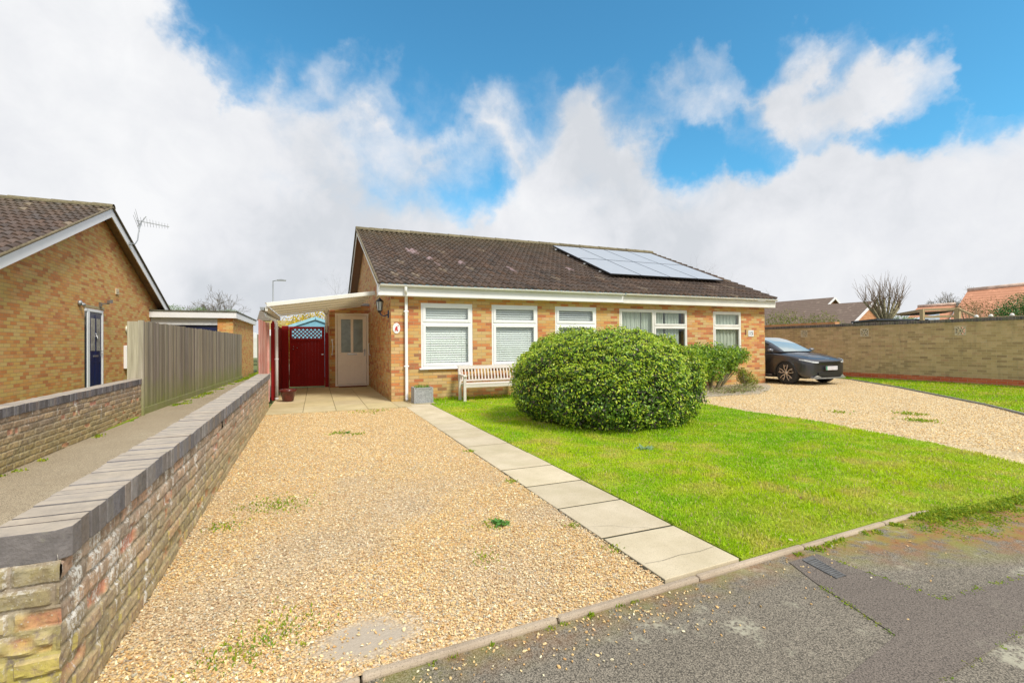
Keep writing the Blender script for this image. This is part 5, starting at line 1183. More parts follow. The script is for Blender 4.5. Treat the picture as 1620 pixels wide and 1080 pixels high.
# ------------------------------------------------------------------ planter, pot, lantern, signs
pl = thing('square_planter', (2.2, 10.85, 0), 'square grey stone planter with small green shoots against the brick wall', 'planter')
b = MB(); x0, x1, y0, y1, h = 2.02, 2.44, 10.64, 11.04, .37
for (a_, b_, c_, d_) in ((x0, x1, y0, y0+.03), (x0, x1, y1-.03, y1), (x0, x0+.03, y0+.03, y1-.03), (x1-.03, x1, y0+.03, y1-.03)): b.box(a_, b_, c_, d_, .018, h)
b.box(x0+.03, x1-.03, y0+.03, y1-.03, .02, .05)
for (a_, b_) in ((x0, x0+.035), (x1-.035, x1)): b.box(a_-.006, b_+.006, y0-.008, y0, .018, h+.003)
b.box(x0+.035, x1-.035, y0-.008, y0, .018, .05); b.box(x0+.035, x1-.035, y0-.008, y0, h-.035, h+.003)
b.build('pot', simple('grey_lead_effect', (.33, .34, .34), .7, var=.3, scale=35, bs=.6), pl)
b = MB(); b.box(x0+.03, x1-.03, y0+.03, y1-.03, .3, h-.03); b.build('soil', simple('dark_soil', (.06, .045, .03), .95), pl)
P = np.column_stack([rng.uniform(x0+.05, x1-.05, 160), rng.uniform(y0+.05, y1-.05, 160), np.full(160, h-.03)]); V, F, Cc = blades(P, rng.uniform(.03, .12, 160), np.full(160, .006), pal(160, [(.25, .42, .05), (.14, .30, .05), (.34, .40, .12)]), .7); mesh_np('shoots', V, F, M['grassb'], pl, colr=Cc)
b = MB(); px_, py_ = -.62, 12.45
b.lathe([(.0, .02), (.11, .02), (.125, .06), (.165, .24), (.185, .25), (.19, .30), (.175, .31), (.16, .30), (.15, .24), (0, .23)], (px_, py_, 0), 28); tag(b.build('glazed_pot', simple('oxblood_glaze', (.10, .018, .014), .18, var=.4, scale=8)), 'round dark red glazed pot on the patio beside the white post', 'plant pot')
ln_ = thing('wall_lantern', (1.45, 11.62, 2.2), 'black coach lantern hanging on a bracket at the house corner', 'wall lantern')
cx, cy = 1.40, 11.62
b = MB(); b.box(1.585, 1.608, cy-.04, cy+.04, 1.98, 2.16); b.tube([(1.59, cy, 2.06), (1.50, cy, 2.02), (1.43, cy, 2.05), (1.40, cy, 2.12)], .014, 8); b.build('bracket', M['dblue'], ln_)
b = MB(); b.lathe([(0, 2.09), (.03, 2.10), (.045, 2.14), (.055, 2.15)], (cx, cy, 0), 6, sm=False); b.lathe([(.095, 2.36), (.09, 2.375), (.05, 2.42), (.02, 2.44), (0, 2.47)], (cx, cy, 0), 12, sm=False)
for k in range(6): a = k*math.pi/3; b.bar((cx+.055*math.cos(a), cy+.055*math.sin(a), 2.15), (cx+.085*math.cos(a), cy+.085*math.sin(a), 2.37), .010, .010)
b.build('cage', M['black'], ln_)
b = MB(); b.lathe([(.048, 2.152), (.078, 2.365)], (cx, cy, 0), 6, sm=False); b.build('lantern_glass', simple('milky_lantern_glass', (.55, .60, .62), .15), ln_)
sg = thing('oval_plaque', (1.735, 11.27, 1.72), 'small white oval plaque with a red figure on the brick corner', 'plaque')
b = MB(); b.add([(1.735, 11.268, 1.72)]+[(1.735+.085*math.cos(a), 11.268, 1.72+.125*math.sin(a)) for a in np.linspace(0, 2*math.pi, 32, endpoint=False)], [(0, i+1, (i+1) % 32+1) for i in range(32)])
b2 = MB(); b2.lathe([(.0001, 0)], (0, 0, 0)) if False else None
vs = [(1.735+r_*.68*math.cos(a), y_, 1.72+r_*math.sin(a)) for (r_, y_) in ((.125, 11.279), (.125, 11.270), (.118, 11.266)) for a in np.linspace(0, 2*math.pi, 32, endpoint=False)]
b = MB(); b.add(vs+[(1.735, 11.265, 1.72)], [(k*32+i, k*32+(i+1) % 32, (k+1)*32+(i+1) % 32, (k+1)*32+i) for k in range(2) for i in range(32)]+[(64+i, 64+(i+1) % 32, 96) for i in range(32)]); b.build('disc', M['white'], sg)
b = MB(); F_ = [(1.69, 1.655), (1.715, 1.66), (1.725, 1.69), (1.745, 1.655), (1.775, 1.66), (1.755, 1.70), (1.76, 1.735), (1.745, 1.765), (1.725, 1.77), (1.715, 1.745), (1.70, 1.72), (1.705, 1.69)]
b.prism(F_, 'Y', 11.2585, 11.2625); b.build('red_figure', simple('red_enamel', (.55, .05, .05), .4), sg)
b = MB(); b.tube([(1.757, 11.261, 1.765), (1.775, 11.261, 1.80), (1.79, 11.261, 1.77)], .005, 5); b.build('antler_mark', simple('pink_enamel', (.6, .25, .22), .4), sg)
np_ = thing('house_number_sign', (12.99, 11.27, 1.62), 'small grey number 15 tile on the far right brick pier', 'house number')
b = MB(); b.box(12.89, 13.12, 11.262, 11.279, 1.52, 1.72); b.build('tile', simple('white_number_tile', (.74, .76, .76), .4), np_, bevel=.003)
cu = bpy.data.curves.new('digits', 'FONT'); cu.body = '15'; cu.size = .17; cu.extrude = .002; cu.space_character = 1.1; cu.align_x = 'CENTER'; cu.align_y = 'CENTER'; cu.offset = .001
to = bpy.data.objects.new('digits', cu); to.rotation_euler = (math.pi/2, 0, 0); to.location = Vector((13.005, 11.259, 1.62))-org(np_); col.objects.link(to); to.parent = np_
dg = bpy.context.evaluated_depsgraph_get(); me = bpy.data.meshes.new_from_object(to.evaluated_get(dg)); bpy.data.objects.remove(to)
to = bpy.data.objects.new('digits', me); to.rotation_euler = (math.pi/2, 0, 0); to.location = Vector((13.005, 11.259, 1.62))-org(np_); col.objects.link(to); to.parent = np_; me.materials.clear(); me.materials.append(simple('dark_slate_digits', (.06, .10, .12), .4))
b = MB(); b.box(12.76, 12.80, 11.262, 11.279, 1.58, 1.74); tag(b.build('doorbell', simple('brown_bell', (.25, .10, .06), .5)), 'slim brown bell plate left of the number tile', 'doorbell')
# stopcock cover in the road
b = MB(); P_ = [Vector((2.71, 2.0, 0)), Vector((2.81, 2.01, 0)), Vector((2.75, 1.77, 0)), Vector((2.67, 1.77, 0))]
dc = thing('drain_cover', (2.74, 1.9, 0), 'narrow grey slotted drain cover set in the asphalt by the kerb', 'drain cover')
def lerp(s, t_): return (P_[0]*(1-s)+P_[1]*s)*(1-t_)+(P_[3]*(1-s)+P_[2]*s)*t_
def quadbox(b, s0, s1, t0_, t1_, z0, z1):
    q = [lerp(s0, t0_), lerp(s1, t0_), lerp(s1, t1_), lerp(s0, t1_)]; b.add([(v.x, v.y, z0) for v in q]+[(v.x, v.y, z1) for v in q], [(0, 1, 2, 3), (7, 6, 5, 4), (4, 5, 1, 0), (5, 6, 2, 1), (6, 7, 3, 2), (7, 4, 0, 3)])
b = MB(); quadbox(b, 0, 1, 0, 1, -.05, -.0165); b.build('tray', M['black'], dc)
b = MB(); quadbox(b, 0, 1, 0, .12, -.0164, -.008); quadbox(b, 0, .08, .12, 1, -.0164, -.008); quadbox(b, .92, 1, .12, 1, -.0164, -.008)
for k in range(11): quadbox(b, .08, .92, .15+k*.078, .15+k*.078+.052, -.0164, -.0085)
b.build('grate', simple('grey_cast_grate', (.12, .12, .12), .85, var=.3, scale=30), dc)

# ------------------------------------------------------------------ the car
car = thing('parked_car', (14.72, 12.3, 0), 'black electric hatchback parked nose out on the gravel beside the house', 'car')
CXm, NY = 14.74, 9.86
paint, pt, pb = newmat('black_metallic_paint'); pb.inputs['Base Color'].default_value = (.075, .075, .085, 1); pb.inputs['Metallic'].default_value = .75; pb.inputs['Roughness'].default_value = .36; pb.inputs['Coat Weight'].default_value = .6; pb.inputs['Coat Roughness'].default_value = .03
bump(pt, pb, noise(pt, pos(pt), 300, 2), .02, .001)
cladding = simple('black_plastic_cladding', (.025, .025, .027), .5)
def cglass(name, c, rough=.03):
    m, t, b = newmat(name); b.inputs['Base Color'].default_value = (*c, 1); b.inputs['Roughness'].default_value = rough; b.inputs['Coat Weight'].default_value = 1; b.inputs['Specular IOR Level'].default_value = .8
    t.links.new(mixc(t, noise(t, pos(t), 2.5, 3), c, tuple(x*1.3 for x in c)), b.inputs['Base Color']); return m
S_ = np.array([0, .03, .08, .16, .28, .42, .46, .50, .56, .64, .74, .85, .96, 1.06, 1.14, 1.20, 1.24, 1.28, 1.4, 1.6, 2.0, 2.5, 3.0, 3.34, 3.38, 3.42, 3.5, 3.6, 3.75, 3.9, 4.0, 4.08, 4.12, 4.16, 4.3, 4.5, 4.62, 4.68])
def itp(s, xs, ys): return np.interp(s, xs, ys)
wid = itp(S_, [0, .03, .08, .16, .28, .5, .85, 1.4, 2.5, 3.6, 4.2, 4.55, 4.68], [.60, .74, .82, .875, .915, .935, .948, .935, .935, .948, .92, .84, .72])
mid_w = itp(S_, [0, .3, .85, 1.3, 2, 3, 3.7, 4.68], [.0, .0, .008, -.02, -.035, -.02, .008, 0])
shz = itp(S_, [0, .08, .28, .6, .9, 1.3, 2, 3, 3.8, 4.4, 4.68], [.70, .745, .80, .86, .905, .945, .985, 1.02, 1.06, 1.08, 1.04])
topz = itp(S_, [0, .03, .08, .2, .45, .8, 1.15, 1.3, 2, 3, 3.8, 4.4, 4.68], [.715, .74, .775, .83, .90, .965, 1.01, 1.03, 1.03, 1.05, 1.10, 1.12, 1.06])
low = np.full(len(S_), .24); WB = (.80, 3.70); WR = .385
for i, s in enumerate(S_):
    for c_ in WB:
        d_ = s-c_
        if abs(d_) < WR: low[i] = max(low[i], .34+math.sqrt(WR*WR-d_*d_))
low[0:4] = [.26, .23, .21, .20]
secs = []
for i, s in enumerate(S_):
    w_ = wid[i]; lo = low[i]; sh = shz[i]; tz = topz[i]; mw = mid_w[i]
    zs = [lo, lo+(.52-lo)*.5 if lo < .5 else lo+.01, max(.56, lo+.02), max(.68, lo+.03) if sh > .72 else (max(.56, lo+.02)+sh)/2, sh-.03]
    ws = [w_*.985, w_+mw, w_+mw*.6, w_, w_*.975]
    half = [(w_*.80, min(lo, .24) if lo < .3 else .24), (w_*.80, lo if lo > .3 else lo)] + list(zip(ws, zs)) + [(w_*.93, sh+.005), (w_*.86, sh+(tz-sh)*.50), (w_*.62, sh+(tz-sh)*.80), (w_*.30, tz-.006), (0, tz)]
    secs.append(half)
K = len(secs[0]); V = []
for i, h_ in enumerate(secs):
    full = [(-x, z) for (x, z) in h_[:-1]]+[h_[-1]]+[(x, z) for (x, z) in h_[:-1][::-1]]
    # the nose is bowed in plan
    for (x, z) in full: V.append((CXm+x, NY+S_[i]+(.10*(x/.9)**2 if S_[i] < .3 else .10*(x/.9)**2*max(0, (1-(S_[i]-.3)/.5)))-.03*(S_[i] < .01)*0, z))
n_ = 2*K-1; F = []
for i in range(len(S_)-1):
    for j in range(n_-1): F.append((i*n_+j, i*n_+j+1, (i+1)*n_+j+1, (i+1)*n_+j))
F = [tuple(f) for f in F]+[tuple(range(n_))[::-1], tuple((len(S_)-1)*n_+j for j in range(n_))]
b = MB(); b.add(V, F, True); body = b.build('body', paint, car)
md = body.modifiers.new('sub', 'SUBSURF'); md.levels = 1; md.render_levels = 1
def noseY(x): return NY+.10*(x/.9)**2
# greenhouse: roof and glass
gs = [1.10, 1.35, 1.62, 1.9, 2.15, 2.5, 3.0, 3.5, 3.95, 4.35]
gz = [1.02, 1.17, 1.31, 1.42, 1.485, 1.52, 1.515, 1.46, 1.34, 1.14]
gwT = [.70, .66, .62, .60, .585, .58, .58, .57, .55, .60]; gwB = [.80, .83, .85, .86, .865, .865, .86, .85, .82, .76]
gb = [1.0, .99, .985, .985, .985, .99, 1.01, 1.03, 1.06, 1.08]
def gsec(i, o=0.):
    b0, t_, z0, z1 = gwB[i]+o, gwT[i]+o, gb[i], gz[i]+o
    hgt = z1-z0
    return [(b0, z0), (b0*.5+t_*.5+.03, z0+hgt*.52), (t_+.015, z0+hgt*.88), (t_*.88, z0+hgt*.97), (t_*.5, z1-.002), (0, z1)]
def loft(name, rows, js, mat, parent, o=0., smooth=True):
    b = MB(); pair = js[-1] != 5
    for sgn in (-1, 1):
        if pair: b = MB()
        vs = [(CXm+sgn*p[0], NY+gs[i], p[1]) for i in rows for p in [gsec(i, o)[j] for j in js]]; m_ = len(js); fs = []
        for a in range(len(rows)-1):
            for c in range(m_-1):
                q = (a*m_+c, a*m_+c+1, (a+1)*m_+c+1, (a+1)*m_+c); fs.append(q if sgn == -1 else q[::-1])
        b.add(vs, fs, smooth)
        if pair: b.build(name, mat, parent)
    return None if pair else b.build(name, mat, parent)
R_ = list(range(10))
loft('roof', R_, [2, 3, 4, 5], simple('gloss_black_roof', (.30, .31, .33), .12, var=.05, coat=1) if False else paint, car)
loft('side_window', R_[2:9], [0, 1, 2], cglass('dark_side_glass', (.02, .022, .022)), car, -.002)
loft('a_pillar', R_[0:3], [0, 1, 2], paint, car)
loft('windscreen', R_[0:5], [3, 4, 5], cglass('pale_glossy_windscreen', (.30, .35, .34), .05), car, .006)  # paleness is put into the base colour under a glossy coat
# beltline trim
for sgn in (-1, 1):
    b = MB(); b.tube([(CXm+sgn*(gwB[i]+.012), NY+gs[i], gb[i]+.008) for i in range(1, 9)], .010, 6); b.build('window_trim', M['black'], car)
# wheels
def wheel(x, y, sgn):
    b = MB(); prof = [(.20, -.10), (.30, -.115), (.345, -.105), (.365, -.08), (.368, 0), (.365, .08), (.345, .105), (.30, .115), (.20, .10)]
    b.lathe(prof, (x, y, .355), 36, axis='X'); ty = b.build('wheel', simple('tyre_rubber', (.028, .028, .03), .8), car)
    b = MB(); xo = x+sgn*.10; b.lathe([(.262, sgn*.0), (.272, sgn*.012), (.262, -sgn*.02), (.25, -sgn*.10), (.0, -sgn*.11)], (xo, y, .355), 36, axis='X'); b.build('wheel_barrel', simple('dark_barrel', (.03, .03, .03), .5), ty)
    b = MB()
    for k in range(5):
        a0 = k*2*math.pi/5+.3
        for da, w_ in ((-.20, .020), (.20, .020)):
            a = a0+da; p = (xo+sgn*.012, y+.05*math.cos(a0), .355+.05*math.sin(a0)); q = (xo+sgn*.020, y+.16*math.cos(a0+da*1.6), .355+.16*math.sin(a0+da*1.6)); e = (xo+sgn*.008, y+.262*math.cos(a0+da*1.15), .355+.262*math.sin(a0+da*1.15))
            b.bar(p, q, w_, w_*1.0, (1, 0, 0)); b.bar(q, e, w_, w_, (1, 0, 0))
        b.bar((xo+sgn*.016, y+.17*math.cos(a0-.32), .355+.17*math.sin(a0-.32)), (xo+sgn*.016, y+.24*math.cos(a0), .355+.24*math.sin(a0)), .012, .012, (1, 0, 0))
    b.lathe([(.055, -sgn*.02), (.052, sgn*.018), (.0, sgn*.024)], (xo, y, .355), 16, axis='X'); b.lathe([(.262, -.004), (.274, .0), (.262, .008)], (xo, y, .355), 36, axis='X')
    b.build('rim', simple('machined_alloy', (.62, .56, .52), .3, metal=.5), ty)
for yy in (NY+.80, NY+3.70):
    wheel(CXm-.83, yy, -1); wheel(CXm+.83, yy, 1)
# wheel arch cladding, sills, underside
for sgn in (-1, 1):
    for c_ in WB:
        b = MB(); pts = []
        for k in range(13):
            a = math.pi*(k/12)*1.0; s = c_-WR*math.cos(a)*1.02; z = .34+WR*math.sin(a)*1.02; ww = float(np.interp(s, S_, wid)); pts.append((CXm+sgn*(ww-.004), NY+s+(.10*(ww/.9)**2*max(0, 1-(s-.3)/.5) if s < .8 else 0)*.8, max(z, .24)))
        b.tube(pts, .026, 6); b.build('arch_trim', cladding, car)
        b = MB(); b.lathe([(.40, 0), (.40, .25), (0, .25)], (CXm+sgn*.93-(.25 if sgn == 1 else 0), NY+c_, .36), 20, axis='X') if False else b.box(CXm+sgn*.55-.01, CXm+sgn*.55+.01, NY+c_-.42, NY+c_+.42, .2, .8); b.build('wheel_well', M['black'], car)
    b = MB(); b.bar((CXm+sgn*.915, NY+1.28, .25), (CXm+sgn*.915, NY+3.34, .25), .05, .10); b.build('sill_panel', cladding, car)
    b = MB(); b.bar((CXm+sgn*.945, NY+1.30, .275), (CXm+sgn*.945, NY+3.32, .30), .012, .025); b.build('sill_strip', simple('satin_silver', (.55, .55, .56), .3, metal=.6), car)
b = MB(); b.box(CXm-.74, CXm+.74, NY+.3, NY+4.4, .19, .26); b.build('underside', M['black'], car)
# front details
def bow(name, z0, z1, xw, dy, mat, th=.03, n=14, taper=0.):
    b = MB(); vs = []
    xs = np.linspace(-xw, xw, n)
    for x in xs:
        y = noseY(x); tz = taper*(abs(x)/xw)**2
        vs += [(CXm+x, y-dy, z0+tz), (CXm+x, y-dy, z1-tz), (CXm+x, y+th, z1-tz), (CXm+x, y+th, z0+tz)]
    fs = [(i*4+j, i*4+(j+1) % 4, (i+1)*4+(j+1) % 4, (i+1)*4+j) for i in range(n-1) for j in range(4)]+[(0, 1, 2, 3), tuple((n-1)*4+j for j in (3, 2, 1, 0))]
    b.add(vs, fs); return b.build(name, mat, car)
bow('grille', .675, .715, .50, .012, M['black'], .06)
bow('lower_intake', .27, .41, .52, .015, M['black'], .08, taper=.03)
silv = simple('satin_silver_splitter', (.50, .51, .54), .3, metal=.5)
bow('splitter', .195, .222, .74, .035, silv, .07)
bow('bumper_lip', .23, .262, .62, .018, cladding, .07)
b = MB(); b.add([(CXm-.72, noseY(.72)-.02, .24), (CXm-.44, noseY(.44)-.035, .24), (CXm-.58, noseY(.58)-.03, .30)], [(0, 1, 2)]); b.add([(CXm+.72, noseY(.72)-.02, .24), (CXm+.44, noseY(.44)-.035, .24), (CXm+.58, noseY(.58)-.03, .30)], [(0, 2, 1)])
so_ = b.build('bumper_fin', silv, car); sm_ = so_.modifiers.new('s', 'SOLIDIFY'); sm_.thickness = .012
for sgn in (-1, 1):
    b = MB(); X_ = [.50, .60, .70, .79, .86, .905]; dyy = [-.012, -.008, .01, .05, .13, .27]; zl = [.675, .675, .685, .71, .735, .76]; zh = [.715, .72, .735, .76, .785, .80]
    vs = []
    for x, d_, a_, c_ in zip(X_, dyy, zl, zh): vs += [(CXm+sgn*(x+.012), noseY(x)+d_, a_), (CXm+sgn*(x+.004), noseY(x)+d_+.012, c_)]
    b.add(vs, [((i*2, i*2+2, i*2+3, i*2+1) if sgn == 1 else (i*2+1, i*2+3, i*2+2, i*2)) for i in range(5)]); hl = b.build('headlight', simple('clear_headlight', (.50, .52, .53), .1, coat=1, var=.25, scale=14), car); s2 = hl.modifiers.new('s', 'SOLIDIFY'); s2.thickness = .02
    b = MB(); mx_, my_, mz_ = CXm+sgn*1.0, NY+1.30, 1.09
    b.lathe([(0, -.06), (.06, -.05), (.085, 0), (.08, .05), (.05, .09), (0, .10)], (0, 0, 0), 14, axis='Y')
    b.v = [(mx_-sgn*.02+v[0]*1.25, my_+v[1]*.8, mz_-.02+v[2]*.62) for v in b.v]; mr = b.build('mirror', simple('gloss_mirror_cap', (.16, .16, .18), .12, coat=1), car)
    b = MB(); b.bar((CXm+sgn*.86, my_+.03, 1.0), (CXm+sgn*.98, my_+.02, 1.02), .05, .035); b.build('mirror_arm', M['black'], mr)
b = MB(); b.box(CXm-.26, CXm+.26, NY-.038, NY-.02, .455, .575); pn = b.build('number_plate', simple('blurred_white_plate', (.62, .60, .64), .4, var=.1, scale=9), car)
b = MB(); b.box(CXm-.26, CXm-.215, NY-.0405, NY-.0385, .457, .573); b.build('green_band', simple('plate_green', (.0, .30, .14), .4), pn)
b = MB(); b.add([(CXm+x, NY+.10+.5*abs(x)**2, .795) for x in (-.09, -.03, .03, .09)]+[(CXm+x, NY+.115+.5*abs(x)**2, .80) for x in (-.09, -.03, .03, .09)], [(i, i+1, 5+i, 4+i) for i in range(3)]); b.build('badge', silv, car)
for sgn in (-1, 1):
    b = MB(); b.bar((CXm+sgn*.42, NY+.42, .905), (CXm+sgn*.66, NY+1.05, 1.0), .02, .006); b.build('bonnet_crease', paint, car)
# shut lines on the visible door
for sgn in (-1, 1):
    b = MB(); b.tube([(CXm+sgn*.935, NY+1.42, .36), (CXm+sgn*.938, NY+1.38, .70), (CXm+sgn*.91, NY+1.40, .93)], .004, 4); b.tube([(CXm+sgn*.93, NY+2.5, .36), (CXm+sgn*.935, NY+2.52, .70), (CXm+sgn*.905, NY+2.50, .97)], .004, 4); b.build('door_seam', M['black'], car)
    b = MB(); b.bar((CXm+sgn*.93, NY+2.22, .80), (CXm+sgn*.93, NY+2.42, .81), .02, .03); b.build('door_handle', paint, car)

# ------------------------------------------------------------------ houses and things beyond
def far_house(name, x_r, y_r, rz, length, half, ez, label, roofm, ang, wallm='brick_far', verge=True, gable=True):
    """ridge starts at (x_r,y_r) (the near gable) and runs along direction ang; half = half span"""
    o = thing(name, (x_r, y_r, 0), label, 'house'); d = Vector((math.cos(ang), math.sin(ang), 0)); n_ = Vector((-d.y, d.x, 0)); R0 = Vector((x_r, y_r, rz)); R1 = R0+d*length
    down = rz-ez; b = MB()
    for s in (1, -1):
        E0 = R0+n_*half*s-Vector((0, 0, down)); E1 = R1+n_*half*s-Vector((0, 0, down)); up_ = Vector((0, 0, .12))
        b.add([R0, R1, E1, E0, R0-up_, R1-up_, E1-up_, E0-up_], [(0, 1, 2, 3), (7, 6, 5, 4), (4, 5, 1, 0), (5, 6, 2, 1), (6, 7, 3, 2), (7, 4, 0, 3)])
    b.build('roof', roofm, o)
    b = MB(); q = d*.3; h_ = half-.3; W0 = [R0+q+n_*h_, R0+q-n_*h_]; W1 = [R1-q+n_*h_, R1-q-n_*h_]; ez2 = rz-down*h_/half-.13
    def z_(v, z): return (v.x, v.y, z)
    b.add([z_(W0[0], 0), z_(W0[1], 0), z_(W0[1], ez2), (R0+q).to_tuple()[:2]+(rz-.14,), z_(W0[0], ez2), z_(W1[0], 0), z_(W1[1], 0), z_(W1[1], ez2), (R1-q).to_tuple()[:2]+(rz-.14,), z_(W1[0], ez2)],
          [(0, 1, 2, 3, 4), (9, 8, 7, 6, 5), (0, 4, 9, 5), (1, 6, 7, 2)]); b.build('wall', M[wallm], o)
    if verge:
        b = MB(); e = d*-.02
        for s in (1, -1):
            E0 = R0+n_*half*s-Vector((0, 0, down)); b.bar(R0+e-Vector((0, 0, .07)), E0+e-Vector((0, 0, .07)), .03, .17)
        b.build('bargeboard', M['white'], o)
    return o
RF1 = roof_far('far_brown_tiles', (.15, .105, .08), (.20, .145, .11)); RF2 = roof_far('orange_pantiles', (.50, .22, .12), (.60, .29, .17), .40)
def px(x, y, D):                         # worked out once from the photograph, as distances along sight lines
    d = fwd+rt*((x-810)/FPX)+up*((540-y)/FPX); return Vector((0, 0, 1.3))+d*D
a1 = px(1383, 476, 30); far_house('far_house', a1.x, a1.y, a1.z, 9, 3.5, a1.z-1.7, 'nearer brown roofed house behind the tall wall, orange gable beside the pollarded tree', RF1, rad(100))
a2 = px(1321, 470, 40); far_house('far_house', a2.x, a2.y, a2.z, 16, 4.2, a2.z-2.2, 'farther brown roofed house with small white gable tip, partly behind the nearer one', RF1, rad(100))
oh = thing('far_house', (36, 14, 0), 'house with stepped orange pantile roof behind the tall wall at the right edge', 'house')
def roofslab(P, th, mat, name, par):
    n_ = (P[1]-P[0]).cross(P[3]-P[0]).normalized()*th; b = MB(); b.add(P+[p-n_ for p in P], [(0, 1, 2, 3), (7, 6, 5, 4), (4, 5, 1, 0), (5, 6, 2, 1), (6, 7, 3, 2), (7, 4, 0, 3)]); return b.build(name, mat, par)
P0 = px(1395, 528, 25); P1 = px(1640, 545, 22.5); P2 = px(1640, 449, 27.5); P3 = px(1531, 460, 30)
roofslab([px(1487, 530, 27), P1, P2, P3], .15, RF2, 'roof', oh)
roofslab([px(1410, 530, 28.5), px(1487, 531, 27.1), px(1512, 482, 30), px(1452, 486, 31.5)], .15, RF2, 'lower_roof', oh)
b = MB(); b.tube([P3+Vector((0, 0, .03)), P2+Vector((0, 0, .03))], .13, 8); b.tube([px(1452, 485, 31.5), px(1512, 481, 30)], .11, 8); b.build('ridge_tiles', simple('pale_pink_ridge', (.60, .45, .36), .85, var=.3, scale=4), oh)
c1 = px(1430, 545, 30); c2 = px(1640, 560, 27); b = MB(); b.prism([(c1.x, c1.y), (c2.x, c2.y), (c2.x+3, c2.y+4), (c1.x+3, c1.y+4)], 'Z', 0, 1.6); b.build('wall', M['brick_far'], oh)
# pergola
pg = thing('pergola', (26, 13, 0), 'pale timber pergola frame showing above the tall wall', 'pergola')
p1, p2 = px(1459, 506, 22), px(1515, 504, 21.5); tz = px(1459, 489, 22).z
b = MB(); b.color((1, 1, 1)); b.box(p1.x-.07, p1.x+.07, p1.y-.07, p1.y+.07, 0, tz); b.build('post', M['newtimber'], pg)
b = MB(); b.color((1, 1, 1)); b.box(p2.x-.09, p2.x+.09, p2.y-.09, p2.y+.09, 0, tz); b.build('post', M['newtimber'], pg)
b = MB(); b.color((1, 1, 1)); bk = (p2-p1).cross(Vector((0, 0, 1))).normalized()*-2.4
for zz in (tz-.03, tz-.36): b.bar((p1.x, p1.y, zz), (p2.x, p2.y, zz), .06, .10)
e2 = px(1542, 500, 20.6); b.bar((p2.x, p2.y, tz-.04), (e2.x+1.2, e2.y+1.6, tz-.1), .06, .10); b.bar((p2.x, p2.y, tz-.02), (e2.x, e2.y, e2.z), .05, .09)
b.bar((p1.x+.1, p1.y+.1, tz-.04), (p1.x+1.6, p1.y+1.9, tz-.1), .06, .10); b.bar((p1.x+1.6, p1.y+1.9, tz-.1), (e2.x+1.2, e2.y+1.6, tz-.1), .06, .12); b.build('beams', M['newtimber'], pg)
b = MB(); b.add([(p1.x+.1, p1.y+.1, tz-.12), (p2.x-.1, p2.y+.1, tz-.12), (p2.x+1.2, p2.y+1.5, tz-.16), (p1.x+1.5, p1.y+1.7, tz-.16)], [(0, 1, 2, 3)]); o = b.build('roof_boards', simple('dark_brown_boards', (.10, .06, .03), .8), pg); o.modifiers.new('s', 'SOLIDIFY').thickness = .03
q1, q2 = px(1543, 503, 20.4), px(1640, 499, 18.8)
bf = thing('rail_fence', (q1.x, q1.y, 0), 'timber rail with pale caps just above the tall wall at far right', 'fence')
b = MB(); b.color((1, 1, 1)); b.bar((q1.x, q1.y, 2.28), (q2.x, q2.y, 2.28), .06, .10); b.bar((q1.x, q1.y, 1.3), (q2.x, q2.y, 1.3), .04, 1.8); b.build('rail', M['newtimber'], bf)
for t_ in (.02, .27, .62):
    p = q1.lerp(q2, t_); b = MB(); b.lathe([(.07, 2.33), (.075, 2.36), (.05, 2.42), (0, 2.44)], (p.x, p.y, 0), 10); b.build('post_cap', M['white_dirty'], bf)
# dark felt shed roof and tarp
s1, s2 = px(1386, 506, 21.5), px(1462, 503, 22.5); b = MB(); b.prism([(s1.x, s1.y), (s2.x, s2.y), (s2.x+1.6, s2.y+2), (s1.x+1.6, s1.y+2)], 'Z', 0, 2.28)
sh = thing('garden_shed', (s1.x, s1.y, 0), 'low dark garden building with flat felt roof behind the bare tree', 'shed'); b.build('wall', simple('dark_timber_wall', (.10, .08, .06), .8), sh)
b = MB(); b.prism([(s1.x-.12, s1.y-.1), (s2.x+.05, s2.y-.15), (s2.x+1.7, s2.y+2), (s1.x+1.6, s1.y+2.1)], 'Z', 2.28, 2.36); b.build('roof', simple('black_felt', (.035, .04, .055), .6), sh)
c_ = px(1450, 494, 24.5); b = MB(); b.add([(c_.x-.9, c_.y+.2, 2.35), (c_.x+.5, c_.y-.4, 2.55), (c_.x+1.0, c_.y-.5, 2.75), (c_.x+1.2, c_.y+.6, 2.6), (c_.x-.5, c_.y+1.2, 2.4), (c_.x-.9, c_.y+.2, 2.2), (c_.x+1.0, c_.y-.5, 2.2), (c_.x+1.2, c_.y+.6, 2.2), (c_.x-.5, c_.y+1.2, 2.2)], [(0, 1, 2, 3, 4), (0, 5, 6, 2, 1), (2, 6, 7, 3), (3, 7, 8, 4), (4, 8, 5, 0)]); b.v = [(x, y, z if z > 2.21 else 0) for x, y, z in b.v]
tag(b.build('parasol_cover', simple('pale_blue_tarp', (.55, .62, .72), .6, var=.15)), 'pale blue and white sheeted cover left of the pergola', 'cover')

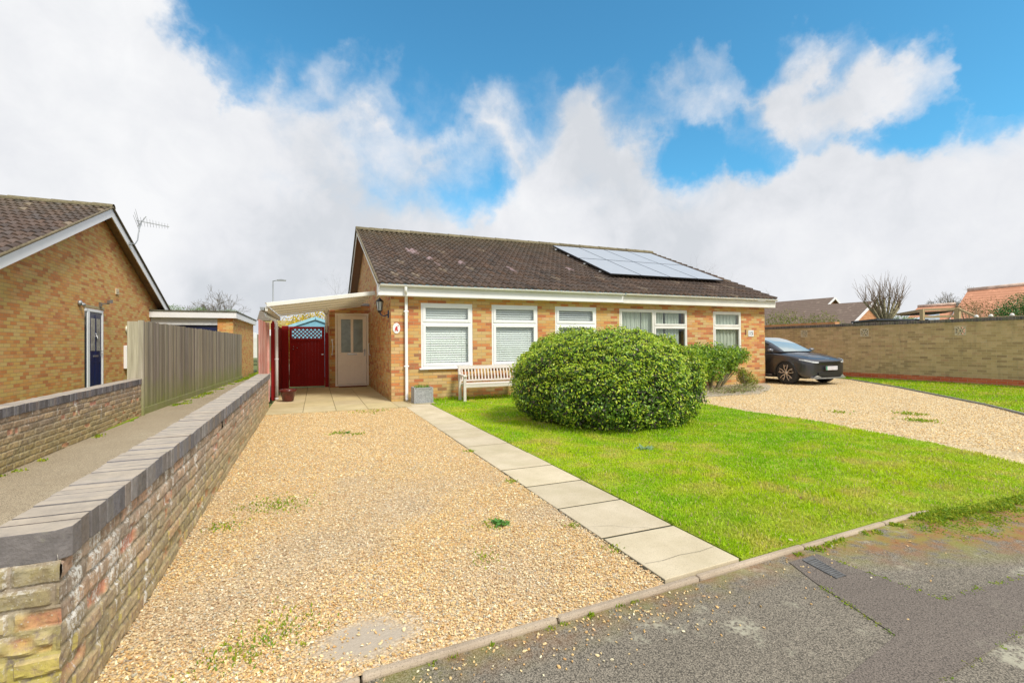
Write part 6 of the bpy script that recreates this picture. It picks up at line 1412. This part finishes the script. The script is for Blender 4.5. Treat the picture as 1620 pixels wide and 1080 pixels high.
# blue shed behind the gate
bs_ = thing('blue_shed', (.3, 22.5, 0), 'pale blue shed with a gabled roof behind the red gate', 'shed')
ap = (-.02, 2.55); bl, pbl = simple('pale_blue_paint', (.22, .52, .68), .5), simple('lighter_blue_trim', (.34, .66, .80), .5)
b = MB(); b.prism([(-1.0, 0), (.95, 0), (.95, 2.12), (ap[0], 2.46), (-1.0, 2.12)], 'Y', 22.0, 24.0); b.build('wall', bl, bs_)
b = MB(); b.bar((-1.15, 21.95, 2.13), (ap[0], 21.95, 2.54), .04, .12); b.bar((ap[0], 21.95, 2.54), (1.1, 21.95, 2.13), .04, .12); b.build('trim', pbl, bs_)
b = MB(); b.add([(-1.15, 21.97, 2.16), (ap[0], 21.97, 2.58), (ap[0], 24.2, 2.58), (-1.15, 24.2, 2.16)], [(0, 1, 2, 3)]); b.add([(ap[0], 21.97, 2.58), (1.12, 21.97, 2.16), (1.12, 24.2, 2.16), (ap[0], 24.2, 2.58)], [(0, 1, 2, 3)]); b.build('roof', simple('grey_felt_roof', (.25, .32, .36), .8), bs_)
b = MB()
for k in range(13): b.box(-.95+k*.15, -.94+k*.15, 21.985, 21.999, .1, 2.1)
b.build('board_grooves', pbl, bs_)
# forsythia
blob_shrub('forsythia', [(-.75, 26.6, 1.85, 1.15, 1.25), (.2, 26.8, 2.1, 1.3, 1.25), (1.5, 27, 2.1, 1.5, 1.2), (.2, 26.6, 1.0, 1.7, 1.0)], 15000, .11, [(.74, .56, .01), (.66, .48, .01), (.55, .42, .02), (.45, .40, .04)], None, 'mass of bright yellow blossom behind the gate and blue shed', 'bush', mat='leafm', shape=.6)
# far small house beyond the alley
fh = thing('far_house', (-4.4, 50, 0), 'small far house with hung grey tiles and yellow brick at the end of the alley', 'house')
b = MB(); b.prism([(-5.1, 3.85), (-3.95, 3.85), (-4.05, 4.72), (-4.85, 4.76)], 'Y', 50, 55); b.build('hung_tiles', roof_far('grey_hung_tiles', (.22, .18, .15), (.28, .24, .20), .5), fh)
b = MB(); b.box(-4.85, -1.5, 50.1, 55, 0, 3.85); b.build('wall', brick_mat('yellow_far_brick', [(0, (.50, .38, .15)), (1, (.58, .45, .2))], (.5, .42, .25)), fh)
b = MB(); b.box(-4.55, -3.9, 50.02, 50.1, 2.2, 3.0); b.build('window', M['white'], fh)
b = MB(); b.prism([(-5.6, 2.05), (-4.0, 2.05), (-4.0, 2.3), (-4.7, 2.55), (-5.4, 2.3)], 'Y', 42, 44); b.v = b.v; 
vn = thing('parked_van', (-4.8, 43, 0), 'white vehicle roof showing over the farther fence down the alley', 'van'); b.build('roof', M['white'], vn)
b = MB(); b.box(-5.6, -4.0, 42, 44, .5, 2.05); b.build('body', M['white_dirty'], vn)
for (x, y) in ((-5.55, 42.4), (-4.05, 42.4), (-5.55, 43.6), (-4.05, 43.6)): b = MB(); b.lathe([(0, -.1), (.33, -.1), (.33, .1), (0, .1)], (x, y, .33), 16, axis='X'); b.build('wheel', M['black'], vn)
# street lamp
sl = thing('street_lamp', (-2.91, 39, 0), 'grey street lamp rising above the canopy', 'street lamp')
b = MB(); b.tube([(-2.91, 39, 0), (-2.91, 39, 1.2), (-2.91, 39, 6.2)], [.09, .07, .045], 10); b.tube([(-2.91, 39, 6.18), (-2.6, 38.9, 6.24)], .03, 8); b.build('column', M['galv'], sl)
b = MB(); b.prism([(-2.65, 6.2), (-2.05, 6.21), (-2.03, 6.27), (-2.35, 6.32), (-2.65, 6.28)], 'Y', 38.8, 39.0); b.build('lamp_head', M['galv'], sl)

# ------------------------------------------------------------------ trees
def grow(tr, tw, p, d, r, ln, depth, maxd, spread, upb, r_cut, kids=(2, 3), curl=.16, sh=.72, rg=None, nseg=3, rmin=.006):
    rg = rg or rnd; pts = [p]; rs = [r]; q = p.copy(); dd = d.copy()
    for k in range(nseg):
        dd = (dd+Vector((rg.gauss(0, curl), rg.gauss(0, curl), rg.gauss(0, curl)+upb))).normalized(); q = q+dd*(ln/nseg); pts.append(q.copy()); rs.append(max(rmin, r*(1-.35*(k+1)/nseg)))
    (tr if r > r_cut else tw).tube(pts, rs, 6 if r > r_cut else 3, cap=False)
    if depth >= maxd: return
    n = rg.randint(*kids)
    for k in range(n):
        a = rg.uniform(0, 2*math.pi); o = dd.orthogonal().normalized(); o2 = dd.cross(o); sp = spread*rg.uniform(.6, 1.3)
        nd = (dd*math.cos(sp)+(o*math.cos(a)+o2*math.sin(a))*math.sin(sp)).normalized()
        st = pts[-1] if k < 2 else pts[rg.randint(1, nseg)]
        grow(tr, tw, st, nd, max(rs[-1]*(.85 if k == 0 else .62), rmin), ln*sh*rg.uniform(.8, 1.2), depth+1, maxd, spread, upb, r_cut, kids, curl, sh, rg, nseg, rmin)
def tree(name, x, y, h, label, maxd=6, r=.16, spread=.5, upb=.03, seed=1, tr_h=.3, kids=(2, 3), barkm='bark', twigm='twig', sh=.72, buds=None, minr=.0):
    rg = random.Random(seed); o = thing(name, (x, y, 0), label, 'tree'); tr = MB(); tw = MB(); base = Vector((x, y, 0))
    grow(tr, tw, base, Vector((rg.uniform(-.05, .05), rg.uniform(-.05, .05), 1)).normalized(), r, h*tr_h, 0, maxd, spread, upb, r*.28, kids, .12, sh, rg, rmin=minr)
    tr.build('trunk', M[barkm], o)
    zmax = max([v[2] for v in tr.v+tw.v]); k = h/zmax
    cr = tw.build('crown', M[twigm], o)
    for c in o.children:
        for v in c.data.vertices: v.co.z *= k
    if buds:
        pts = np.array([(v[0], v[1], v[2]*k) for v in tw.v[::3]]); idx = rng.choice(len(pts), min(buds[0], len(pts)*3)); P = pts[idx]+rng.normal(0, buds[1], (len(idx), 3)); V, F, Cc = leaf_cloud(P, rng.normal(0, 1, (len(P), 3)), buds[2], pal(len(P), buds[3]), .5, 1.); mesh_np('buds', V, F, M['leafm'], o, colr=Cc)
    return o
# pollarded tree behind the tall wall
pt_ = px(1400, 505, 24); po = thing('pollarded_tree', (pt_.x, pt_.y, 0), 'bare pollarded tree with knobbly limbs and upright shoots behind the tall wall', 'tree')
tr = MB(); tw = MB(); rg = random.Random(4); B_ = Vector((pt_.x, pt_.y, 0)); tr.tube([B_, B_+Vector((.03, 0, 1.2)), B_+Vector((0, .03, 2.35))], [.20, .17, .15], 10, cap=False)
rdir = Vector((rt.x, rt.y, 0)).normalized(); fdir = Vector((fwd.x, fwd.y, 0)).normalized()
for k in range(11):
    a = -1.0+2.0*k/10+rg.uniform(-.06, .06); c = rg.uniform(-.5, .5); d = (rdir*math.sin(a)*.85+fdir*c*.5+Vector((0, 0, math.cos(a)*.95+.1))).normalized(); ln = rg.uniform(1.0, 1.45)
    s0 = B_+Vector((0, 0, 2.1+rg.uniform(0, .25))); p1 = s0+d*ln*.5+Vector((rg.gauss(0, .05), rg.gauss(0, .05), .02)); p2 = s0+d*ln+Vector((rg.gauss(0, .06), rg.gauss(0, .06), .10)); tr.tube([s0, p1, p2], [.075, .055, .05], 7)
    for (hub, nn_) in ((p2, 7), (p1.lerp(p2, .45), 4), (p1, 2)):
        tr.lathe([(0, -.05), (.06, -.02), (.06, .03), (0, .06)], hub, 7)
        for j in range(nn_):
            dd = (d*.35+rdir*rg.gauss(0, .38)+fdir*rg.gauss(0, .38)+Vector((0, 0, rg.uniform(.5, 1.1)))).normalized(); L_ = rg.uniform(.6, 1.6); q = hub.copy(); pts = [q.copy()]
            for m_ in range(4): dd = (dd+Vector((rg.gauss(0, .10), rg.gauss(0, .10), .06))).normalized(); q = q+dd*L_/4; pts.append(q.copy())
            tw.tube(pts, [.012, .009, .007, .005, .003], 4, cap=False)
            if rg.random() < .6:
                e = pts[2]+(dd+rdir*rg.gauss(0, .5)+Vector((0, 0, .3))).normalized()*rg.uniform(.2, .5); tw.tube([pts[2], e], [.007, .003], 3, cap=False)
tr.build('trunk', M['bark'], po); tw.build('crown', M['twig'], po)
BUD = [(.30, .30, .18), (.36, .32, .22)]
q = px(1492, 480, 60); tree('bare_tree', q.x, q.y, px(1492, 455, 60).z, 'distant rounded bare tree between the pollarded tree and the orange roof', 7, .26, .50, .01, 12, .24, (3, 3), 'twigfar', 'twigfar', .80, minr=.011)
q = px(337, 487, 60); tree('bare_tree', q.x, q.y, px(337, 448, 60).z, 'bare spreading tree on the skyline above the flat garage roof', 7, .30, .52, .01, 3, .24, (3, 3), 'twigfar', 'twigfar', .80, minr=.012)
q = px(1218, 490, 38); tree('bare_tree', q.x, q.y, px(1218, 453, 38).z, 'thin bare tree just right of the bungalow roof corner', 6, .14, .55, .02, 9, .30, (2, 3), 'twigfar', 'twigfar', .76)
q = px(540, 480, 40); tree('bare_tree', q.x, q.y, px(540, 428, 40).z, 'faint bare tree left of the bungalow gable above the canopy', 6, .08, .5, .02, 15, .32, (2, 3), 'twigfar', 'twigfar', .76)
q = px(1068, 440, 40); tree('bare_tree', q.x, q.y, px(1068, 407, 40).z, 'faint tree top peeping over the bungalow ridge right of the solar panels', 6, .10, .55, .02, 17, .36, (2, 3), 'twigfar', 'twigfar', .76)
OLV = [(.20, .24, .05), (.26, .28, .06), (.15, .18, .04), (.30, .26, .10)]
q = px(1240, 500, 24); blob_shrub('loose_shrub', [(q.x-1.6, q.y+1.2, 2.2, .95, .85), (q.x, q.y, 2.15, 1.05, .85), (q.x+1.5, q.y-.9, 2.05, .95, .75), (q.x-2.8, q.y+1.6, 2.0, .9, .8)], 7000, .10, OLV, None, 'loose olive green shrub behind the tall wall next to the house corner', 'bush', mat='leafm', shape=.35)
q = px(1600, 485, 21.5); blob_shrub('evergreen_bush', [(q.x+.5, q.y-.2, 2.75, .85, .75), (q.x+1.5, q.y-.6, 2.8, 1.0, .95), (q.x-.35, q.y+.1, 2.45, .55, .45)], 6500, .09, [(.035, .12, .02), (.06, .18, .03), (.10, .24, .04)], None, 'dense dark green bush above the wall at the right edge', 'bush', mat='leaf')
q = px(1565, 495, 23); blob_shrub('bare_shrub', [(q.x, q.y, 2.7, .8, .75), (q.x-.9, q.y+.4, 2.9, .6, .5)], 1500, .07, [(.26, .17, .06), (.22, .18, .06)], None, 'thin brownish shrub in front of the orange roof', 'bush', stems=16)
q = px(1424, 497, 24.5); blob_shrub('low_shrub', [(q.x, q.y, 2.25, .6, .45), (q.x+.7, q.y-.2, 2.2, .5, .4)], 2200, .08, [(.16, .28, .04), (.22, .34, .06)], None, 'small green shrub at the foot of the pollarded tree', 'bush')
q = px(300, 487, 45); blob_shrub('ivy_clump', [(q.x-1.4, q.y, q.z-.3, 1.2, .6), (q.x+.8, q.y, q.z-.35, 1.0, .5), (q.x+3.2, q.y, q.z-.5, 1.2, .5)], 2600, .12, [(.16, .26, .08), (.22, .32, .12)], None, 'green treetops just above the flat garage roof', 'bush')

GRP = {'bare_tree': 'bare trees on the skyline', 'far_house': 'houses beyond the garden walls', 'timber_fence': 'grey timber fences along the alley', 'evergreen_shrub': 'shrubs in the bed below the windows', 'weed_plant': 'broad leaved weeds on the drive and lawn', 'bungalow': 'brick bungalows in a row'}
for o in list(sc.objects):
    if o.parent is None and o.name.split('.')[0] in GRP: o['group'] = GRP[o.name.split('.')[0]]
